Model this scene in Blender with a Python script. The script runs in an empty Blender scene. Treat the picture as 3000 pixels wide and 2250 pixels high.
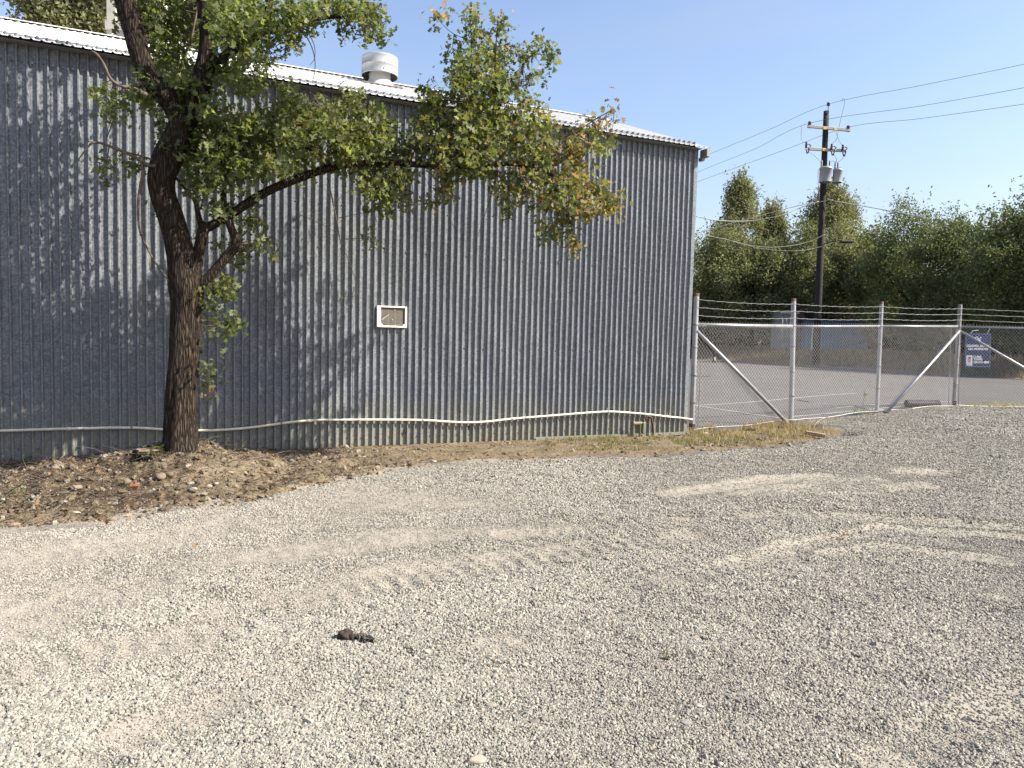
import bpy, math, random
import numpy as np
from mathutils import Vector, Matrix
random.seed(7); RNG = np.random.default_rng(11)
SC = bpy.context.scene; COL = SC.collection
# ---------------------------------------------------------------- camera
FPX = 2170.0; TILT = math.atan((1125-985)/FPX); ROLL = .026; EYE = 1.5
Fv = np.array([0, math.cos(TILT), -math.sin(TILT)]); _R0 = np.array([1., 0, 0]); _U0 = np.array([0, math.sin(TILT), math.cos(TILT)])
Rv = math.cos(ROLL)*_R0+math.sin(ROLL)*_U0; Uv = -math.sin(ROLL)*_R0+math.cos(ROLL)*_U0
CAM = np.array([0, 0, EYE])
cam = bpy.data.cameras.new('camera'); cam.sensor_width = 36; cam.lens = 36*FPX/3000; cam.clip_start = .05; cam.clip_end = 3000
co = bpy.data.objects.new('camera', cam); COL.objects.link(co); SC.camera = co
co.matrix_world = Matrix(((Rv[0], Uv[0], -Fv[0], 0), (Rv[1], Uv[1], -Fv[1], 0), (Rv[2], Uv[2], -Fv[2], EYE), (0, 0, 0, 1)))
# ---------------------------------------------------------------- light
SUN_AZ = math.radians(101); SUN_EL = math.radians(40)
w = bpy.data.worlds.new('World'); SC.world = w; w.use_nodes = True
nt = w.node_tree; nt.nodes.clear()
sky = nt.nodes.new('ShaderNodeTexSky'); sky.sky_type = 'NISHITA'; sky.sun_disc = False
sky.sun_elevation = SUN_EL; sky.sun_rotation = SUN_AZ; sky.altitude = 50; sky.air_density = 1.3; sky.dust_density = 1.6; sky.ozone_density = 4.0
bg = nt.nodes.new('ShaderNodeBackground'); bg.inputs[1].default_value = .098
wo = nt.nodes.new('ShaderNodeOutputWorld')
tn = nt.nodes.new('ShaderNodeMix'); tn.data_type = 'RGBA'; tn.blend_type = 'MULTIPLY'; tn.inputs[0].default_value = 1; tn.inputs[7].default_value = (1.10, .99, 1.0, 1)
nt.links.new(sky.outputs[0], tn.inputs[6]); 
wc_ = nt.nodes.new('ShaderNodeTexCoord'); wm = nt.nodes.new('ShaderNodeMapping'); wm.inputs['Scale'].default_value = (1.2, 1.2, 5); wm.inputs['Rotation'].default_value = (.25, .1, 0)
wn = nt.nodes.new('ShaderNodeTexNoise'); wn.inputs['Scale'].default_value = 1.6; wn.inputs['Detail'].default_value = 7; wn.inputs['Roughness'].default_value = .55; wn.inputs['Distortion'].default_value = .6
wr = nt.nodes.new('ShaderNodeMapRange'); wr.inputs[1].default_value = .42; wr.inputs[2].default_value = .85; wr.inputs[3].default_value = 0; wr.inputs[4].default_value = .42
wx = nt.nodes.new('ShaderNodeMix'); wx.data_type = 'RGBA'; wx.inputs[7].default_value = (2.6, 2.9, 3.3, 1)
nt.links.new(wc_.outputs['Generated'], wm.inputs[0]); nt.links.new(wm.outputs[0], wn.inputs['Vector']); nt.links.new(wn.outputs[0], wr.inputs[0]); nt.links.new(wr.outputs[0], wx.inputs[0]); nt.links.new(tn.outputs[2], wx.inputs[6]); nt.links.new(wx.outputs[2], bg.inputs[0]); nt.links.new(bg.outputs[0], wo.inputs[0])
sl = bpy.data.lights.new('sun', 'SUN'); sl.energy = 5.0; sl.angle = math.radians(.53); sl.color = (1, .93, .82)
so = bpy.data.objects.new('sun', sl); COL.objects.link(so)
sd = Vector((math.sin(SUN_AZ)*math.cos(SUN_EL), math.cos(SUN_AZ)*math.cos(SUN_EL), math.sin(SUN_EL)))
so.rotation_euler = sd.to_track_quat('Z', 'Y').to_euler(); so.location = (10, 0, 20)
SC.view_settings.view_transform = 'Standard'; SC.view_settings.look = 'None'; SC.view_settings.gamma = 1
SC.view_settings.exposure = 1.27; SC.view_settings.use_curve_mapping = False
SC.cycles.max_bounces = 6; SC.cycles.transparent_max_bounces = 8
# ---------------------------------------------------------------- helpers
ORG = {}
def ray(x, y): return Fv+Rv*(x-1500)/FPX+Uv*(1125-y)/FPX
def at(x, y, Z): return CAM+ray(x, y)*Z           # point seen at photo pixel x,y (3000 wide), Z metres deep
Dw = ray(6300, 1085); Dw[2] = 0; Dw /= np.linalg.norm(Dw)   # direction along the shed wall
Nw = np.array([Dw[1], -Dw[0], 0.])                          # out of the wall
_r = ray(2007, 1267); P0 = CAM+_r*(-(EYE-.03)/_r[2]); P0 = np.array([P0[0], P0[1], 0.])
def W(x, y, off=0.):
    r = ray(x, y); q = P0+Nw*off; return CAM+r*((q-CAM)@Nw)/(r@Nw)
def wc(s, off, z): return P0+Dw*s+Nw*off+np.array([0, 0, z])
def S(v, a, b):
    t = np.clip((np.asarray(v, float)-a)/(b-a), 0, 1); return t*t*(3-2*t)
def vnoise(x, y, seed=0):
    x = np.asarray(x, float); y = np.asarray(y, float)
    xi = np.floor(x).astype(np.int64); yi = np.floor(y).astype(np.int64); fx = x-xi; fy = y-yi
    def h(a, b):
        n = (a*374761393+b*668265263+seed*974634777) & 0xffffffff
        n = ((n ^ (n >> 13))*1274126177) & 0xffffffff
        return ((n ^ (n >> 16)) & 0xffff)/65535.0
    u = fx*fx*(3-2*fx); v = fy*fy*(3-2*fy)
    return (h(xi, yi)*(1-u)+h(xi+1, yi)*u)*(1-v)+(h(xi, yi+1)*(1-u)+h(xi+1, yi+1)*u)*v
def fbm(x, y, o=4, seed=0):
    a = .5; r = 0; t = 0
    for i in range(o): r = r+a*vnoise(x, y, seed+i); t += a; x = x*2.03+5.1; y = y*2.03+3.3; a *= .5
    return r/t-.5
def terr(x, y): return .18*S(x, 4.5, 10)*S(y, 10.5, 16)
class MB:
    def __init__(s): s.v = []; s.f = []; s.n = 0; s.c = []
    def add(s, v, f, c=None):
        b = s.n; v = [tuple(map(float, p)) for p in v]; s.v += v; s.n += len(v); s.f += [tuple(b+i for i in q) for q in f]
        if c is not None: s.c += [c]*len(v)
    def box(s, c, size, ax=None, ay=None, az=None, col=None, bev=0):
        ax = np.array([1., 0, 0]) if ax is None else np.asarray(ax, float); ay = np.array([0, 1., 0]) if ay is None else np.asarray(ay, float)
        az = np.array([0, 0, 1.]) if az is None else np.asarray(az, float); c = np.asarray(c, float)
        h = [k/2 for k in size]
        if not bev:
            v = [c+ax*h[0]*i+ay*h[1]*j+az*h[2]*k for i in (-1, 1) for j in (-1, 1) for k in (-1, 1)]
            s.add(v, [(0, 1, 3, 2), (4, 6, 7, 5), (0, 4, 5, 1), (2, 3, 7, 6), (0, 2, 6, 4), (1, 5, 7, 3)], col)
        else:
            v = []
            for i in (-1, 1):
                for j in (-1, 1):
                    for k in (-1, 1):
                        v += [c+ax*h[0]*i+ay*(h[1]-bev)*j+az*(h[2]-bev)*k, c+ax*(h[0]-bev)*i+ay*h[1]*j+az*(h[2]-bev)*k, c+ax*(h[0]-bev)*i+ay*(h[1]-bev)*j+az*h[2]*k]
            F = []
            I = lambda i, j, k, a: (i*4+j*2+k)*3+a
            for a, q in ((0, [(0, 0), (0, 1), (1, 1), (1, 0)]),):
                F += [[I(0, *p, 0) for p in q], [I(1, *p, 0) for p in q[::-1]]]
                F += [[I(p[0], 0, p[1], 1) for p in q], [I(p[0], 1, p[1], 1) for p in q]]
                F += [[I(p[0], p[1], 0, 2) for p in q], [I(p[0], p[1], 1, 2) for p in q]]
            for i in (0, 1):
                for j in (0, 1):
                    F += [[I(i, j, 0, 0), I(i, j, 1, 0), I(i, j, 1, 1), I(i, j, 0, 1)], [I(i, 0, j, 0), I(i, 1, j, 0), I(i, 1, j, 2), I(i, 0, j, 2)], [I(0, i, j, 1), I(1, i, j, 1), I(1, i, j, 2), I(0, i, j, 2)]]
                    for k in (0, 1): F += [[I(i, j, k, 0), I(i, j, k, 1), I(i, j, k, 2)]]
            s.add(v, F, col)
    def tube(s, pts, rad, seg=8, cap=True, col=None, wob=None):
        pts = [np.asarray(p, float) for p in pts]; n = len(pts)
        if not hasattr(rad, '__len__'): rad = [rad]*n
        v = []; pu = None
        for i, p in enumerate(pts):
            t = pts[min(i+1, n-1)]-pts[max(i-1, 0)]; t = t/(np.linalg.norm(t)+1e-9)
            if pu is None:
                a = np.array([0, 0, 1.]) if abs(t[2]) < .9 else np.array([1., 0, 0])
                pu = np.cross(t, a)
            else: pu = pu-t*(pu@t)
            pu = pu/(np.linalg.norm(pu)+1e-9); q = np.cross(t, pu)
            for k in range(seg):
                a = 2*math.pi*k/seg; r = rad[i]
                if wob is not None: r *= wob(i, k)
                v.append(p+(pu*math.cos(a)+q*math.sin(a))*r)
        f = [(i*seg+k, i*seg+(k+1) % seg, (i+1)*seg+(k+1) % seg, (i+1)*seg+k) for i in range(n-1) for k in range(seg)]
        if cap: f += [tuple(range(seg-1, -1, -1)), tuple((n-1)*seg+k for k in range(seg))]
        s.add(v, f, col)
    def lathe(s, c, prof, seg=24, ax=None, az=None, col=None):
        c = np.asarray(c, float); az = np.array([0, 0, 1.]) if az is None else np.asarray(az, float)
        a = np.array([1., 0, 0]) if abs(az[0]) < .9 else np.array([0, 1., 0])
        u = np.cross(az, a); u /= np.linalg.norm(u); q = np.cross(az, u)
        v = [c+az*z+(u*math.cos(2*math.pi*k/seg)+q*math.sin(2*math.pi*k/seg))*r for r, z in prof for k in range(seg)]
        f = [(i*seg+k, i*seg+(k+1) % seg, (i+1)*seg+(k+1) % seg, (i+1)*seg+k) for i in range(len(prof)-1) for k in range(seg)]
        s.add(v, f, col)
    def build(s, name, m, parent=None, smooth=False):
        me = bpy.data.meshes.new(name); o0 = ORG.get(parent.name, np.zeros(3)) if parent else np.zeros(3)
        V = np.array(s.v, float)-o0
        me.from_pydata(V.tolist(), [], s.f)
        if s.c and len(s.c) == len(s.v):
            at_ = me.color_attributes.new('Col', 'FLOAT_COLOR', 'POINT'); at_.data.foreach_set('color', np.array([(*c, 1) for c in s.c], np.float32).ravel())
        return link(name, me, m, parent, smooth, o0)
def link(name, me, m, parent, smooth=False, o0=None):
    if m: me.materials.append(m)
    if smooth: me.polygons.foreach_set('use_smooth', np.ones(len(me.polygons), bool))
    me.update(); o = bpy.data.objects.new(name, me); COL.objects.link(o)
    if parent: o.parent = parent
    ORG[o.name] = np.zeros(3) if o0 is None else o0
    return o
def npmesh(name, V, loops, sizes, m, parent=None, col=None, smooth=False, attrs=None):
    o0 = ORG.get(parent.name, np.zeros(3)) if parent else np.zeros(3)
    me = bpy.data.meshes.new(name); V = np.asarray(V, float)-o0
    me.vertices.add(len(V)); me.vertices.foreach_set('co', V.astype(np.float32).ravel())
    loops = np.asarray(loops, np.int32).ravel(); sizes = np.asarray(sizes, np.int32)
    me.loops.add(len(loops)); me.loops.foreach_set('vertex_index', loops)
    me.polygons.add(len(sizes)); st = np.concatenate([[0], np.cumsum(sizes)[:-1]]).astype(np.int32)
    me.polygons.foreach_set('loop_start', st)
    me.update(calc_edges=True)
    if col is not None:
        a = me.color_attributes.new('Col', 'FLOAT_COLOR', 'POINT'); c = np.ones((len(V), 4), np.float32); c[:, :3] = col; a.data.foreach_set('color', c.ravel())
    for k, v in (attrs or {}).items():
        a = me.attributes.new(k, 'FLOAT', 'POINT'); a.data.foreach_set('value', np.asarray(v, np.float32).ravel())
    return link(name, me, m, parent, smooth, o0)
def gridmesh(name, X, Y, Z, m, parent=None, attrs=None, smooth=True, keep=None):
    r, c = X.shape; idx = np.arange(r*c).reshape(r, c)
    q = np.stack([idx[:-1, :-1], idx[:-1, 1:], idx[1:, 1:], idx[1:, :-1]], -1).reshape(-1, 4)
    if keep is not None:
        k = keep.ravel()[q].any(1); q = q[k]
    return npmesh(name, np.stack([X, Y, Z], -1).reshape(-1, 3), q, np.full(len(q), 4), m, parent, None, smooth, attrs)
def tag(o, label=None, cat=None, group=None, kind=None):
    if label: o['label'] = label
    if cat: o['category'] = cat
    if group: o['group'] = group
    if kind: o['kind'] = kind
    return o
def thing(name, loc, label, cat, group=None):
    o = bpy.data.objects.new(name, None); COL.objects.link(o); o.location = tuple(float(k) for k in loc); o.empty_display_size = .1
    ORG[o.name] = np.asarray(loc, float); return tag(o, label, cat, group)
# ---- materials
class NT:
    def __init__(s, name):
        s.m = bpy.data.materials.new(name); s.m.use_nodes = True; s.t = s.m.node_tree; s.n = s.t.nodes
        s.b = s.n['Principled BSDF']; s.out = s.n['Material Output']
    def new(s, t, **k):
        x = s.n.new(t)
        for a, b in k.items(): setattr(x, a, b)
        return x
    def l(s, a, b): s.t.links.new(a, b)
    def coord(s, scale=(1, 1, 1), kind='Object'):
        tc = s.new('ShaderNodeTexCoord'); mp = s.new('ShaderNodeMapping'); mp.inputs['Scale'].default_value = scale
        s.l(tc.outputs[kind], mp.inputs[0]); return mp.outputs[0]
    def noise(s, vec, scale, detail=4, rough=.6, dist=0):
        n = s.new('ShaderNodeTexNoise'); n.inputs['Scale'].default_value = scale; n.inputs['Detail'].default_value = detail
        n.inputs['Roughness'].default_value = rough; n.inputs['Distortion'].default_value = dist
        s.l(vec, n.inputs['Vector']); return n.outputs[0]
    def vor(s, vec, scale, feature='F1', out='Distance'):
        n = s.new('ShaderNodeTexVoronoi'); n.feature = feature; n.inputs['Scale'].default_value = scale; s.l(vec, n.inputs['Vector']); return n.outputs[out]
    def ramp(s, fac, stops):
        r = s.new('ShaderNodeValToRGB'); s.l(fac, r.inputs[0]); e = r.color_ramp.elements
        while len(e) > 1: e.remove(e[-1])
        e[0].position = stops[0][0]; e[0].color = (*stops[0][1], 1)
        for p, c in stops[1:]: k = e.new(p); k.color = (*c, 1)
        return r.outputs[0]
    def mix(s, fac, a, b, mode='MIX'):
        x = s.new('ShaderNodeMix', data_type='RGBA', blend_type=mode)
        for i, v in ((0, fac), (6, a), (7, b)):
            if isinstance(v, (int, float)): x.inputs[i].default_value = v
            elif isinstance(v, tuple): x.inputs[i].default_value = (*v, 1)
            else: s.l(v, x.inputs[i])
        return x.outputs[2]
    def math(s, op, a, b=0., clamp=False):
        x = s.new('ShaderNodeMath', operation=op, use_clamp=clamp)
        for i, v in ((0, a), (1, b)):
            if isinstance(v, (int, float)): x.inputs[i].default_value = v
            else: s.l(v, x.inputs[i])
        return x.outputs[0]
    def attr(s, name): return s.new('ShaderNodeAttribute', attribute_name=name)
    def bump(s, h, dist=.01, strength=1., prev=None):
        x = s.new('ShaderNodeBump'); x.inputs['Distance'].default_value = dist; x.inputs['Strength'].default_value = strength; s.l(h, x.inputs['Height'])
        if prev is not None: s.l(prev, x.inputs['Normal'])
        return x.outputs[0]
    def set(s, **k):
        for a, v in k.items():
            i = s.b.inputs[{'col': 'Base Color', 'rough': 'Roughness', 'metal': 'Metallic', 'normal': 'Normal', 'spec': 'Specular IOR Level'}[a]]
            if isinstance(v, tuple): i.default_value = (*v, 1)
            elif isinstance(v, (int, float)): i.default_value = v
            else: s.l(v, i)
        return s.m
def simple(name, col, rough=.6, metal=0., var=.25, scale=6., bump=.0, bscale=80, stretch=(1, 1, 1)):
    t = NT(name); v = t.coord(stretch); n = t.noise(v, scale, 5)
    lo = tuple(c*(1-var) for c in col); hi = tuple(min(1, c*(1+var)) for c in col)
    k = dict(col=t.ramp(n, [(.3, lo), (.7, hi)]), rough=rough, metal=metal)
    if bump: k['normal'] = t.bump(t.noise(v, bscale, 3), bump)
    return t.set(**k)
def foliage_mat(name, trans=.35, attr='Col', rough=.5, tint=(1.35, 1.4, .65)):
    t = NT(name); a = t.attr(attr); t.set(col=a.outputs['Color'], rough=rough, spec=.35)
    tr = t.new('ShaderNodeBsdfTranslucent'); mx = t.new('ShaderNodeMixShader'); mx.inputs[0].default_value = trans
    t.l(t.mix(1., a.outputs['Color'], tint, 'MULTIPLY'), tr.inputs[0])
    t.l(t.b.outputs[0], mx.inputs[1]); t.l(tr.outputs[0], mx.inputs[2]); t.l(mx.outputs[0], t.out.inputs[0]); return t.m
def vcol_mat(name, rough=.7):
    t = NT(name); return t.set(col=t.attr('Col').outputs['Color'], rough=rough)
# ================================================================ materials
def m_galv():
    t = NT('galvanised_sheet'); v = t.coord()
    sp = t.vor(v, 55, out='Color'); sx = t.new('ShaderNodeSeparateColor'); t.l(sp, sx.inputs[0])
    big = t.noise(t.coord((3, 3, .5)), 1.2, 5); fine = t.noise(t.coord((25, 25, 1.2)), 1.5, 4)
    c = t.ramp(sx.outputs[0], [(0, (.118, .128, .142)), (.5, (.172, .184, .200)), (1, (.265, .278, .294))])
    c = t.mix(t.math('MULTIPLY', big, .45), c, (.105, .12, .137))
    c = t.mix(t.ramp(fine, [(.55, (0, 0, 0)), (.8, (.35, .35, .35))]), c, (.30, .31, .315))
    g = t.new('ShaderNodeNewGeometry'); sz = t.new('ShaderNodeSeparateXYZ'); t.l(g.outputs['Position'], sz.inputs[0])
    low = t.math('MULTIPLY', t.math('SUBTRACT', 1., t.math('DIVIDE', sz.outputs[2], .75), True), t.noise(v, 2.2, 5), True)
    c = t.mix(t.math('MULTIPLY', low, .9, True), c, (.29, .26, .145))
    # sparse rust freckles
    r = t.ramp(t.noise(v, 14, 6, .75), [(.70, (0, 0, 0)), (.76, (.8, .8, .8))])
    c = t.mix(r, c, (.20, .12, .07))
    oi = t.new('ShaderNodeObjectInfo'); c = t.mix(1., c, t.ramp(oi.outputs['Random'], [(0, (.86, .87, .90)), (.5, (.97, .97, .98)), (1, (1.06, 1.05, 1.03))]), 'MULTIPLY')
    run = t.ramp(t.noise(t.coord((14, 14, .35)), 1.3, 4, .6), [(.60, (0, 0, 0)), (.74, (.55, .55, .55))]); c = t.mix(run, c, (.12, .125, .13))
    ro = t.ramp(sx.outputs[1], [(0, (.38,)*3), (1, (.55,)*3)])
    nb = t.bump(t.noise(v, 260, 2), .0006); nb = t.bump(t.noise(t.coord((1, 1, .3)), 5, 3), .012, .5, nb)
    return t.set(col=c, rough=ro, metal=.05, spec=.25, normal=nb)
def m_roof():
    t = NT('roof_sheet'); v = t.coord(); n = t.noise(v, 2.5, 6, .7); s2 = t.noise(t.coord((9, 9, 9)), 3, 5, .7)
    c = t.ramp(n, [(.3, (.60, .585, .55)), (.7, (.74, .72, .68))])
    c = t.mix(t.ramp(s2, [(.55, (0, 0, 0)), (.75, (.5, .5, .5))]), c, (.52, .40, .28))
    return t.set(col=c, rough=.75, metal=0., spec=.2, normal=t.bump(t.noise(v, 90, 3), .002))
M_GALV = m_galv(); M_ROOF = m_roof()
M_STEEL = simple('galvanised_pipe', (.29, .29, .30), .42, .45, .18, 5, .001, 200)
M_STEELD = simple('weathered_steel_pipe', (.19, .185, .18), .6, .3, .3, 7, .001, 120)
M_RUST = simple('rust', (.085, .042, .025), .85, 0, .45, 18, .003, 90)
M_PVC = simple('cream_pvc', (.60, .55, .44), .45, 0, .12, 9)
M_WHITE = simple('white_enamel', (.70, .67, .59), .45, 0, .06, 12)
M_DARK = simple('dark_rubber', (.02, .02, .022), .7)
M_HOLE = simple('dark_hole', (.006, .006, .008), .9)
M_FLASH = simple('painted_flashing', (.20, .18, .15), .5, .1)
M_CONC = simple('concrete', (.34, .32, .29), .9, 0, .25, 14, .004, 60)
def m_bark(name='oak_bark', c0=(.008, .006, .005), c1=(.036, .026, .018), c2=(.080, .060, .043)):
    t = NT(name); v0 = t.coord((1, 1, .13)); vn = t.coord()
    dn = t.new('ShaderNodeTexNoise'); dn.inputs['Scale'].default_value = 14; dn.inputs['Detail'].default_value = 3; t.l(v0, dn.inputs['Vector'])
    sc2 = t.new('ShaderNodeVectorMath', operation='SCALE'); sc2.inputs['Scale'].default_value = .045; t.l(dn.outputs['Color'], sc2.inputs[0])
    ad = t.new('ShaderNodeVectorMath', operation='ADD'); t.l(v0, ad.inputs[0]); t.l(sc2.outputs[0], ad.inputs[1]); v = ad.outputs[0]
    d = t.vor(v, 46, 'DISTANCE_TO_EDGE'); n = t.noise(v, 55, 6, .75); n2 = t.noise(vn, 5, 5)
    h = t.math('ADD', t.math('MULTIPLY', t.math('MINIMUM', d, .35), 2.2), t.math('MULTIPLY', n, .9))
    c = t.ramp(h, [(.35, c0), (.75, c1), (1.15, c2)])
    c = t.mix(t.ramp(t.noise(vn, 30, 5, .7), [(.6, (0, 0, 0)), (.72, (.6, .6, .6))]), c, (.075, .055, .038))
    c = t.mix(t.ramp(n2, [(.55, (0, 0, 0)), (.75, (.45, .45, .45))]), c, (.075, .068, .055))
    return t.set(col=c, rough=.9, spec=.2, normal=t.bump(h, .035, 1.))
M_BARK = m_bark(); M_TWIG = simple('twig_bark', (.10, .075, .055), .9, 0, .5, 20)
M_LEAF = foliage_mat('oak_leaf', .5)
M_LEAF2 = foliage_mat('distant_leaf', .3, rough=.85)
def m_gravel():
    t = NT('crushed_gravel'); v = t.coord(); dust = t.attr('dust').outputs['Fac']
    wn = t.noise(v, 9, 5, .7); big = t.noise(v, .7, 4)
    cell = t.new('ShaderNodeTexVoronoi'); cell.inputs['Scale'].default_value = 78; t.l(v, cell.inputs['Vector'])
    sx = t.new('ShaderNodeSeparateColor'); t.l(cell.outputs['Color'], sx.inputs[0])
    cell2 = t.new('ShaderNodeTexVoronoi'); cell2.inputs['Scale'].default_value = 30; t.l(v, cell2.inputs['Vector'])
    sx2 = t.new('ShaderNodeSeparateColor'); t.l(cell2.outputs['Color'], sx2.inputs[0])
    st = t.ramp(sx.outputs[0], [(0, (.16, .15, .133)), (.35, (.225, .209, .18)), (.7, (.285, .264, .225)), (1, (.345, .32, .27))])
    st = t.mix(t.math('MULTIPLY', t.ramp(sx2.outputs[1], [(.62, (0, 0, 0)), (.66, (1, 1, 1))]), .5), st, (.165, .163, .16))
    edge = t.ramp(cell.outputs['Distance'], [(.25, (1, 1, 1)), (.62, (.38, .37, .36))])
    st = t.mix(1., st, edge, 'MULTIPLY')
    sand = t.ramp(t.noise(v, 120, 4), [(.3, (.24, .217, .176)), (.7, (.295, .269, .221))])
    k = t.math('ADD', t.math('MULTIPLY', dust, 1.25), t.math('MULTIPLY', t.math('SUBTRACT', t.noise(v, 26, 5, .75), .5), 2.0))
    k = t.ramp(k, [(.30, (0, 0, 0)), (.75, (1, 1, 1))])
    c = t.mix(k, st, sand)
    hs = t.math('MULTIPLY', t.math('SUBTRACT', .6, cell.outputs['Distance']), t.math('SUBTRACT', 1., t.math('MULTIPLY', k, .85)))
    nb = t.bump(hs, .016, 1.); nb = t.bump(wn, .03, .6, nb); nb = t.bump(t.noise(v, 150, 3), .004, .7, nb)
    return t.set(col=c, rough=.95, spec=.15, normal=nb)
M_GRAVEL = m_gravel()
def m_stone(name, stops, src='rand'):
    t = NT(name); oi = t.new('ShaderNodeObjectInfo'); v = t.coord()
    c = t.ramp(oi.outputs['Random'], stops)

    return t.set(col=c, rough=.9, spec=.2)
M_STONES = m_stone('gravel_stone', [(0, (.125, .120, .11)), (.2, (.20, .188, .163)), (.5, (.26, .242, .205)), (.8, (.315, .291, .243)), (.95, (.385, .356, .295)), (1, (.25, .20, .15))])
M_RUBBLE = m_stone('rubble_stone', [(0, (.07, .055, .038)), (.35, (.13, .104, .070)), (.7, (.185, .152, .106)), (.9, (.215, .188, .14)), (1, (.25, .24, .195))])
def m_dirt():
    t = NT('dry_dirt'); v = t.coord(); n = t.noise(v, 3, 6, .7); f = t.noise(v, 40, 5, .75)
    lit = t.attr('litter').outputs['Fac']
    c = t.ramp(n, [(.3, (.135, .104, .064)), (.5, (.21, .165, .105)), (.7, (.275, .222, .15))])
    c = t.mix(t.math('MULTIPLY', t.ramp(f, [(.45, (0, 0, 0)), (.62, (1, 1, 1))]), .55), c, (.105, .075, .048))
    k = t.math('ADD', lit, t.math('MULTIPLY', t.math('SUBTRACT', t.noise(v, 11, 6, .8), .5), 2.4))
    c = t.mix(t.ramp(k, [(.5, (0, 0, 0)), (.85, (.85, .85, .85))]), c, (.030, .023, .017))
    nb = t.bump(f, .02, .9); nb = t.bump(t.noise(v, 12, 5, .7), .05, .8, nb)
    return t.set(col=c, rough=.97, spec=.1, normal=nb)
M_DIRT = m_dirt()
def m_asphalt():
    t = NT('asphalt'); v = t.coord(); n = t.noise(v, .35, 5, .6); f = t.noise(v, 60, 3)
    c = t.ramp(n, [(.3, (.070, .064, .058)), (.7, (.100, .092, .083))])
    c = t.mix(.35, c, t.ramp(f, [(.3, (.10, .10, .10)), (.7, (.14, .128, .118))]))
    ck = t.ramp(t.vor(t.coord((.35, .35, .35)), 1., 'DISTANCE_TO_EDGE'), [(.0, (.6, .6, .6)), (.012, (0, 0, 0))])
    c = t.mix(ck, c, (.07, .065, .06))
    return t.set(col=c, rough=.9, spec=.2, normal=t.bump(f, .006, .7))
M_ASPH = m_asphalt()
M_LINE = simple('worn_line_paint', (.25, .235, .215), .8, 0, .3, 9)
M_DRYG = simple('dry_grass_ground', (.15, .115, .068), .95, 0, .4, 2, .05, 6)
M_GROUND = simple('ground_earth', (.22, .18, .12), .95, 0, .3, .3, .03, 6)
M_BLADE = foliage_mat('grass_blade', .3, tint=(1.2, 1.2, .7))
# ================================================================ ground
EDGE = [(-700, 1690), (0, 1568), (120, 1560), (271, 1544), (380, 1524), (472, 1508), (610, 1490), (760, 1470), (900, 1437), (1000, 1412), (1081, 1396), (1180, 1378), (1280, 1367), (1400, 1360), (1533, 1353), (1660, 1350), (1800, 1347),
        (1952, 1346), (2003, 1337), (2090, 1328), (2166, 1319), (2271, 1319), (2343, 1308), (2419, 1286), (2473, 1272), (2490, 1262), (2470, 1250), (2400, 1242), (2330, 1236)]
def G0(x, y, z=0.):
    p = None
    for _ in range(6):
        r = ray(x, y); p = CAM+r*(-(EYE-z)/r[2]); z = float(terr(p[0], p[1]))
    return p
EW = np.array([G0(*p)[:2] for p in EDGE])
EW = np.vstack([EW, [P0[:2]+Dw[:2]*3.0+Nw[:2]*-1.5], [P0[:2]+Dw[:2]*-14+Nw[:2]*-1.5]])
def sdf(x, y):
    """signed distance to the dirt strip outline, positive inside"""
    x = np.asarray(x, float); y = np.asarray(y, float); d = np.full(x.shape, 1e9); ins = np.zeros(x.shape, bool); n = len(EW)
    for i in range(n):
        a = EW[i]; b = EW[(i+1) % n]; e = b-a; t = np.clip(((x-a[0])*e[0]+(y-a[1])*e[1])/(e@e), 0, 1)
        d = np.minimum(d, np.hypot(x-a[0]-e[0]*t, y-a[1]-e[1]*t))
        c = ((a[1] > y) != (b[1] > y)) & (x < (b[0]-a[0])*(y-a[1])/(b[1]-a[1]+1e-12)+a[0]); ins ^= c
    return np.where(ins, d, -d)
TREE = W(528, 1345, 1.6)[:2]
def sw(x, y):
    dx = x-P0[0]; dy = y-P0[1]; return dx*Dw[0]+dy*Dw[1], dx*Nw[0]+dy*Nw[1]
def dirt_h(x, y):
    s, o = sw(x, y); sd_ = sdf(x, y)+.08*fbm(x*6, y*6, 3, 9)
    e = S(sd_, -.06, .25)
    base = terr(x, y)-.03*S(s, -4, -10)
    left = S(-s, 3.5, 7)
    m = .25*np.exp(-(((x-TREE[0]-.05)**2+(y-TREE[1]-.02)**2)/.62**2))+.15*np.exp(-(((s+8.0)/1.2)**2+((o-1.35)/.6)**2))
    m = m+.05*np.exp(-(((s+6.5)/.5)**2+((o-1.2)/.4)**2))
    rough = (.04+.13*left)*fbm(x*3.1, y*3.1, 5, 3)+(.015+.05*left)*fbm(x*14, y*14, 3, 5)
    hole = -.26*np.exp(-(((x-HOLE[0])/.32)**2+((y-HOLE[1])/.22)**2))
    nearw = S(o, .0, .25)
    return base-.035+e*(.045+m+rough*nearw)+hole
HOLE = G0(2440, 1268)[:2]
BANDS = [([(-200, 2010), (0, 1965), (300, 1900), (600, 1852), (850, 1775), (1000, 1742)], .20), ([(150, 2330), (270, 2240), (400, 2150), (620, 2080)], .16),
         ([(-300, 1960), (0, 1850), (130, 1790), (260, 1745), (420, 1715)], .30), ([(700, 1770), (1100, 1705), (1400, 1655), (1800, 1590), (2000, 1560)], .26),
         ([(1960, 1690), (2080, 1672), (2250, 1628), (2400, 1580), (2600, 1545), (2900, 1560), (3200, 1600)], .17), ([(1960, 1450), (2080, 1436), (2250, 1408), (2420, 1395)], .22),
         ([(2600, 1400), (2750, 1383), (3000, 1352), (3200, 1340)], .35), ([(-200, 1680), (0, 1650), (400, 1592), (620, 1556)], .30), ([(1500, 1560), (1900, 1530), (2300, 1500), (2800, 1530), (3200, 1560)], .22),
         ([(2900, 1640), (2600, 1600), (2450, 1620)], .15), ([(2500, 2300), (2800, 2120), (3100, 2000)], .18)]
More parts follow.
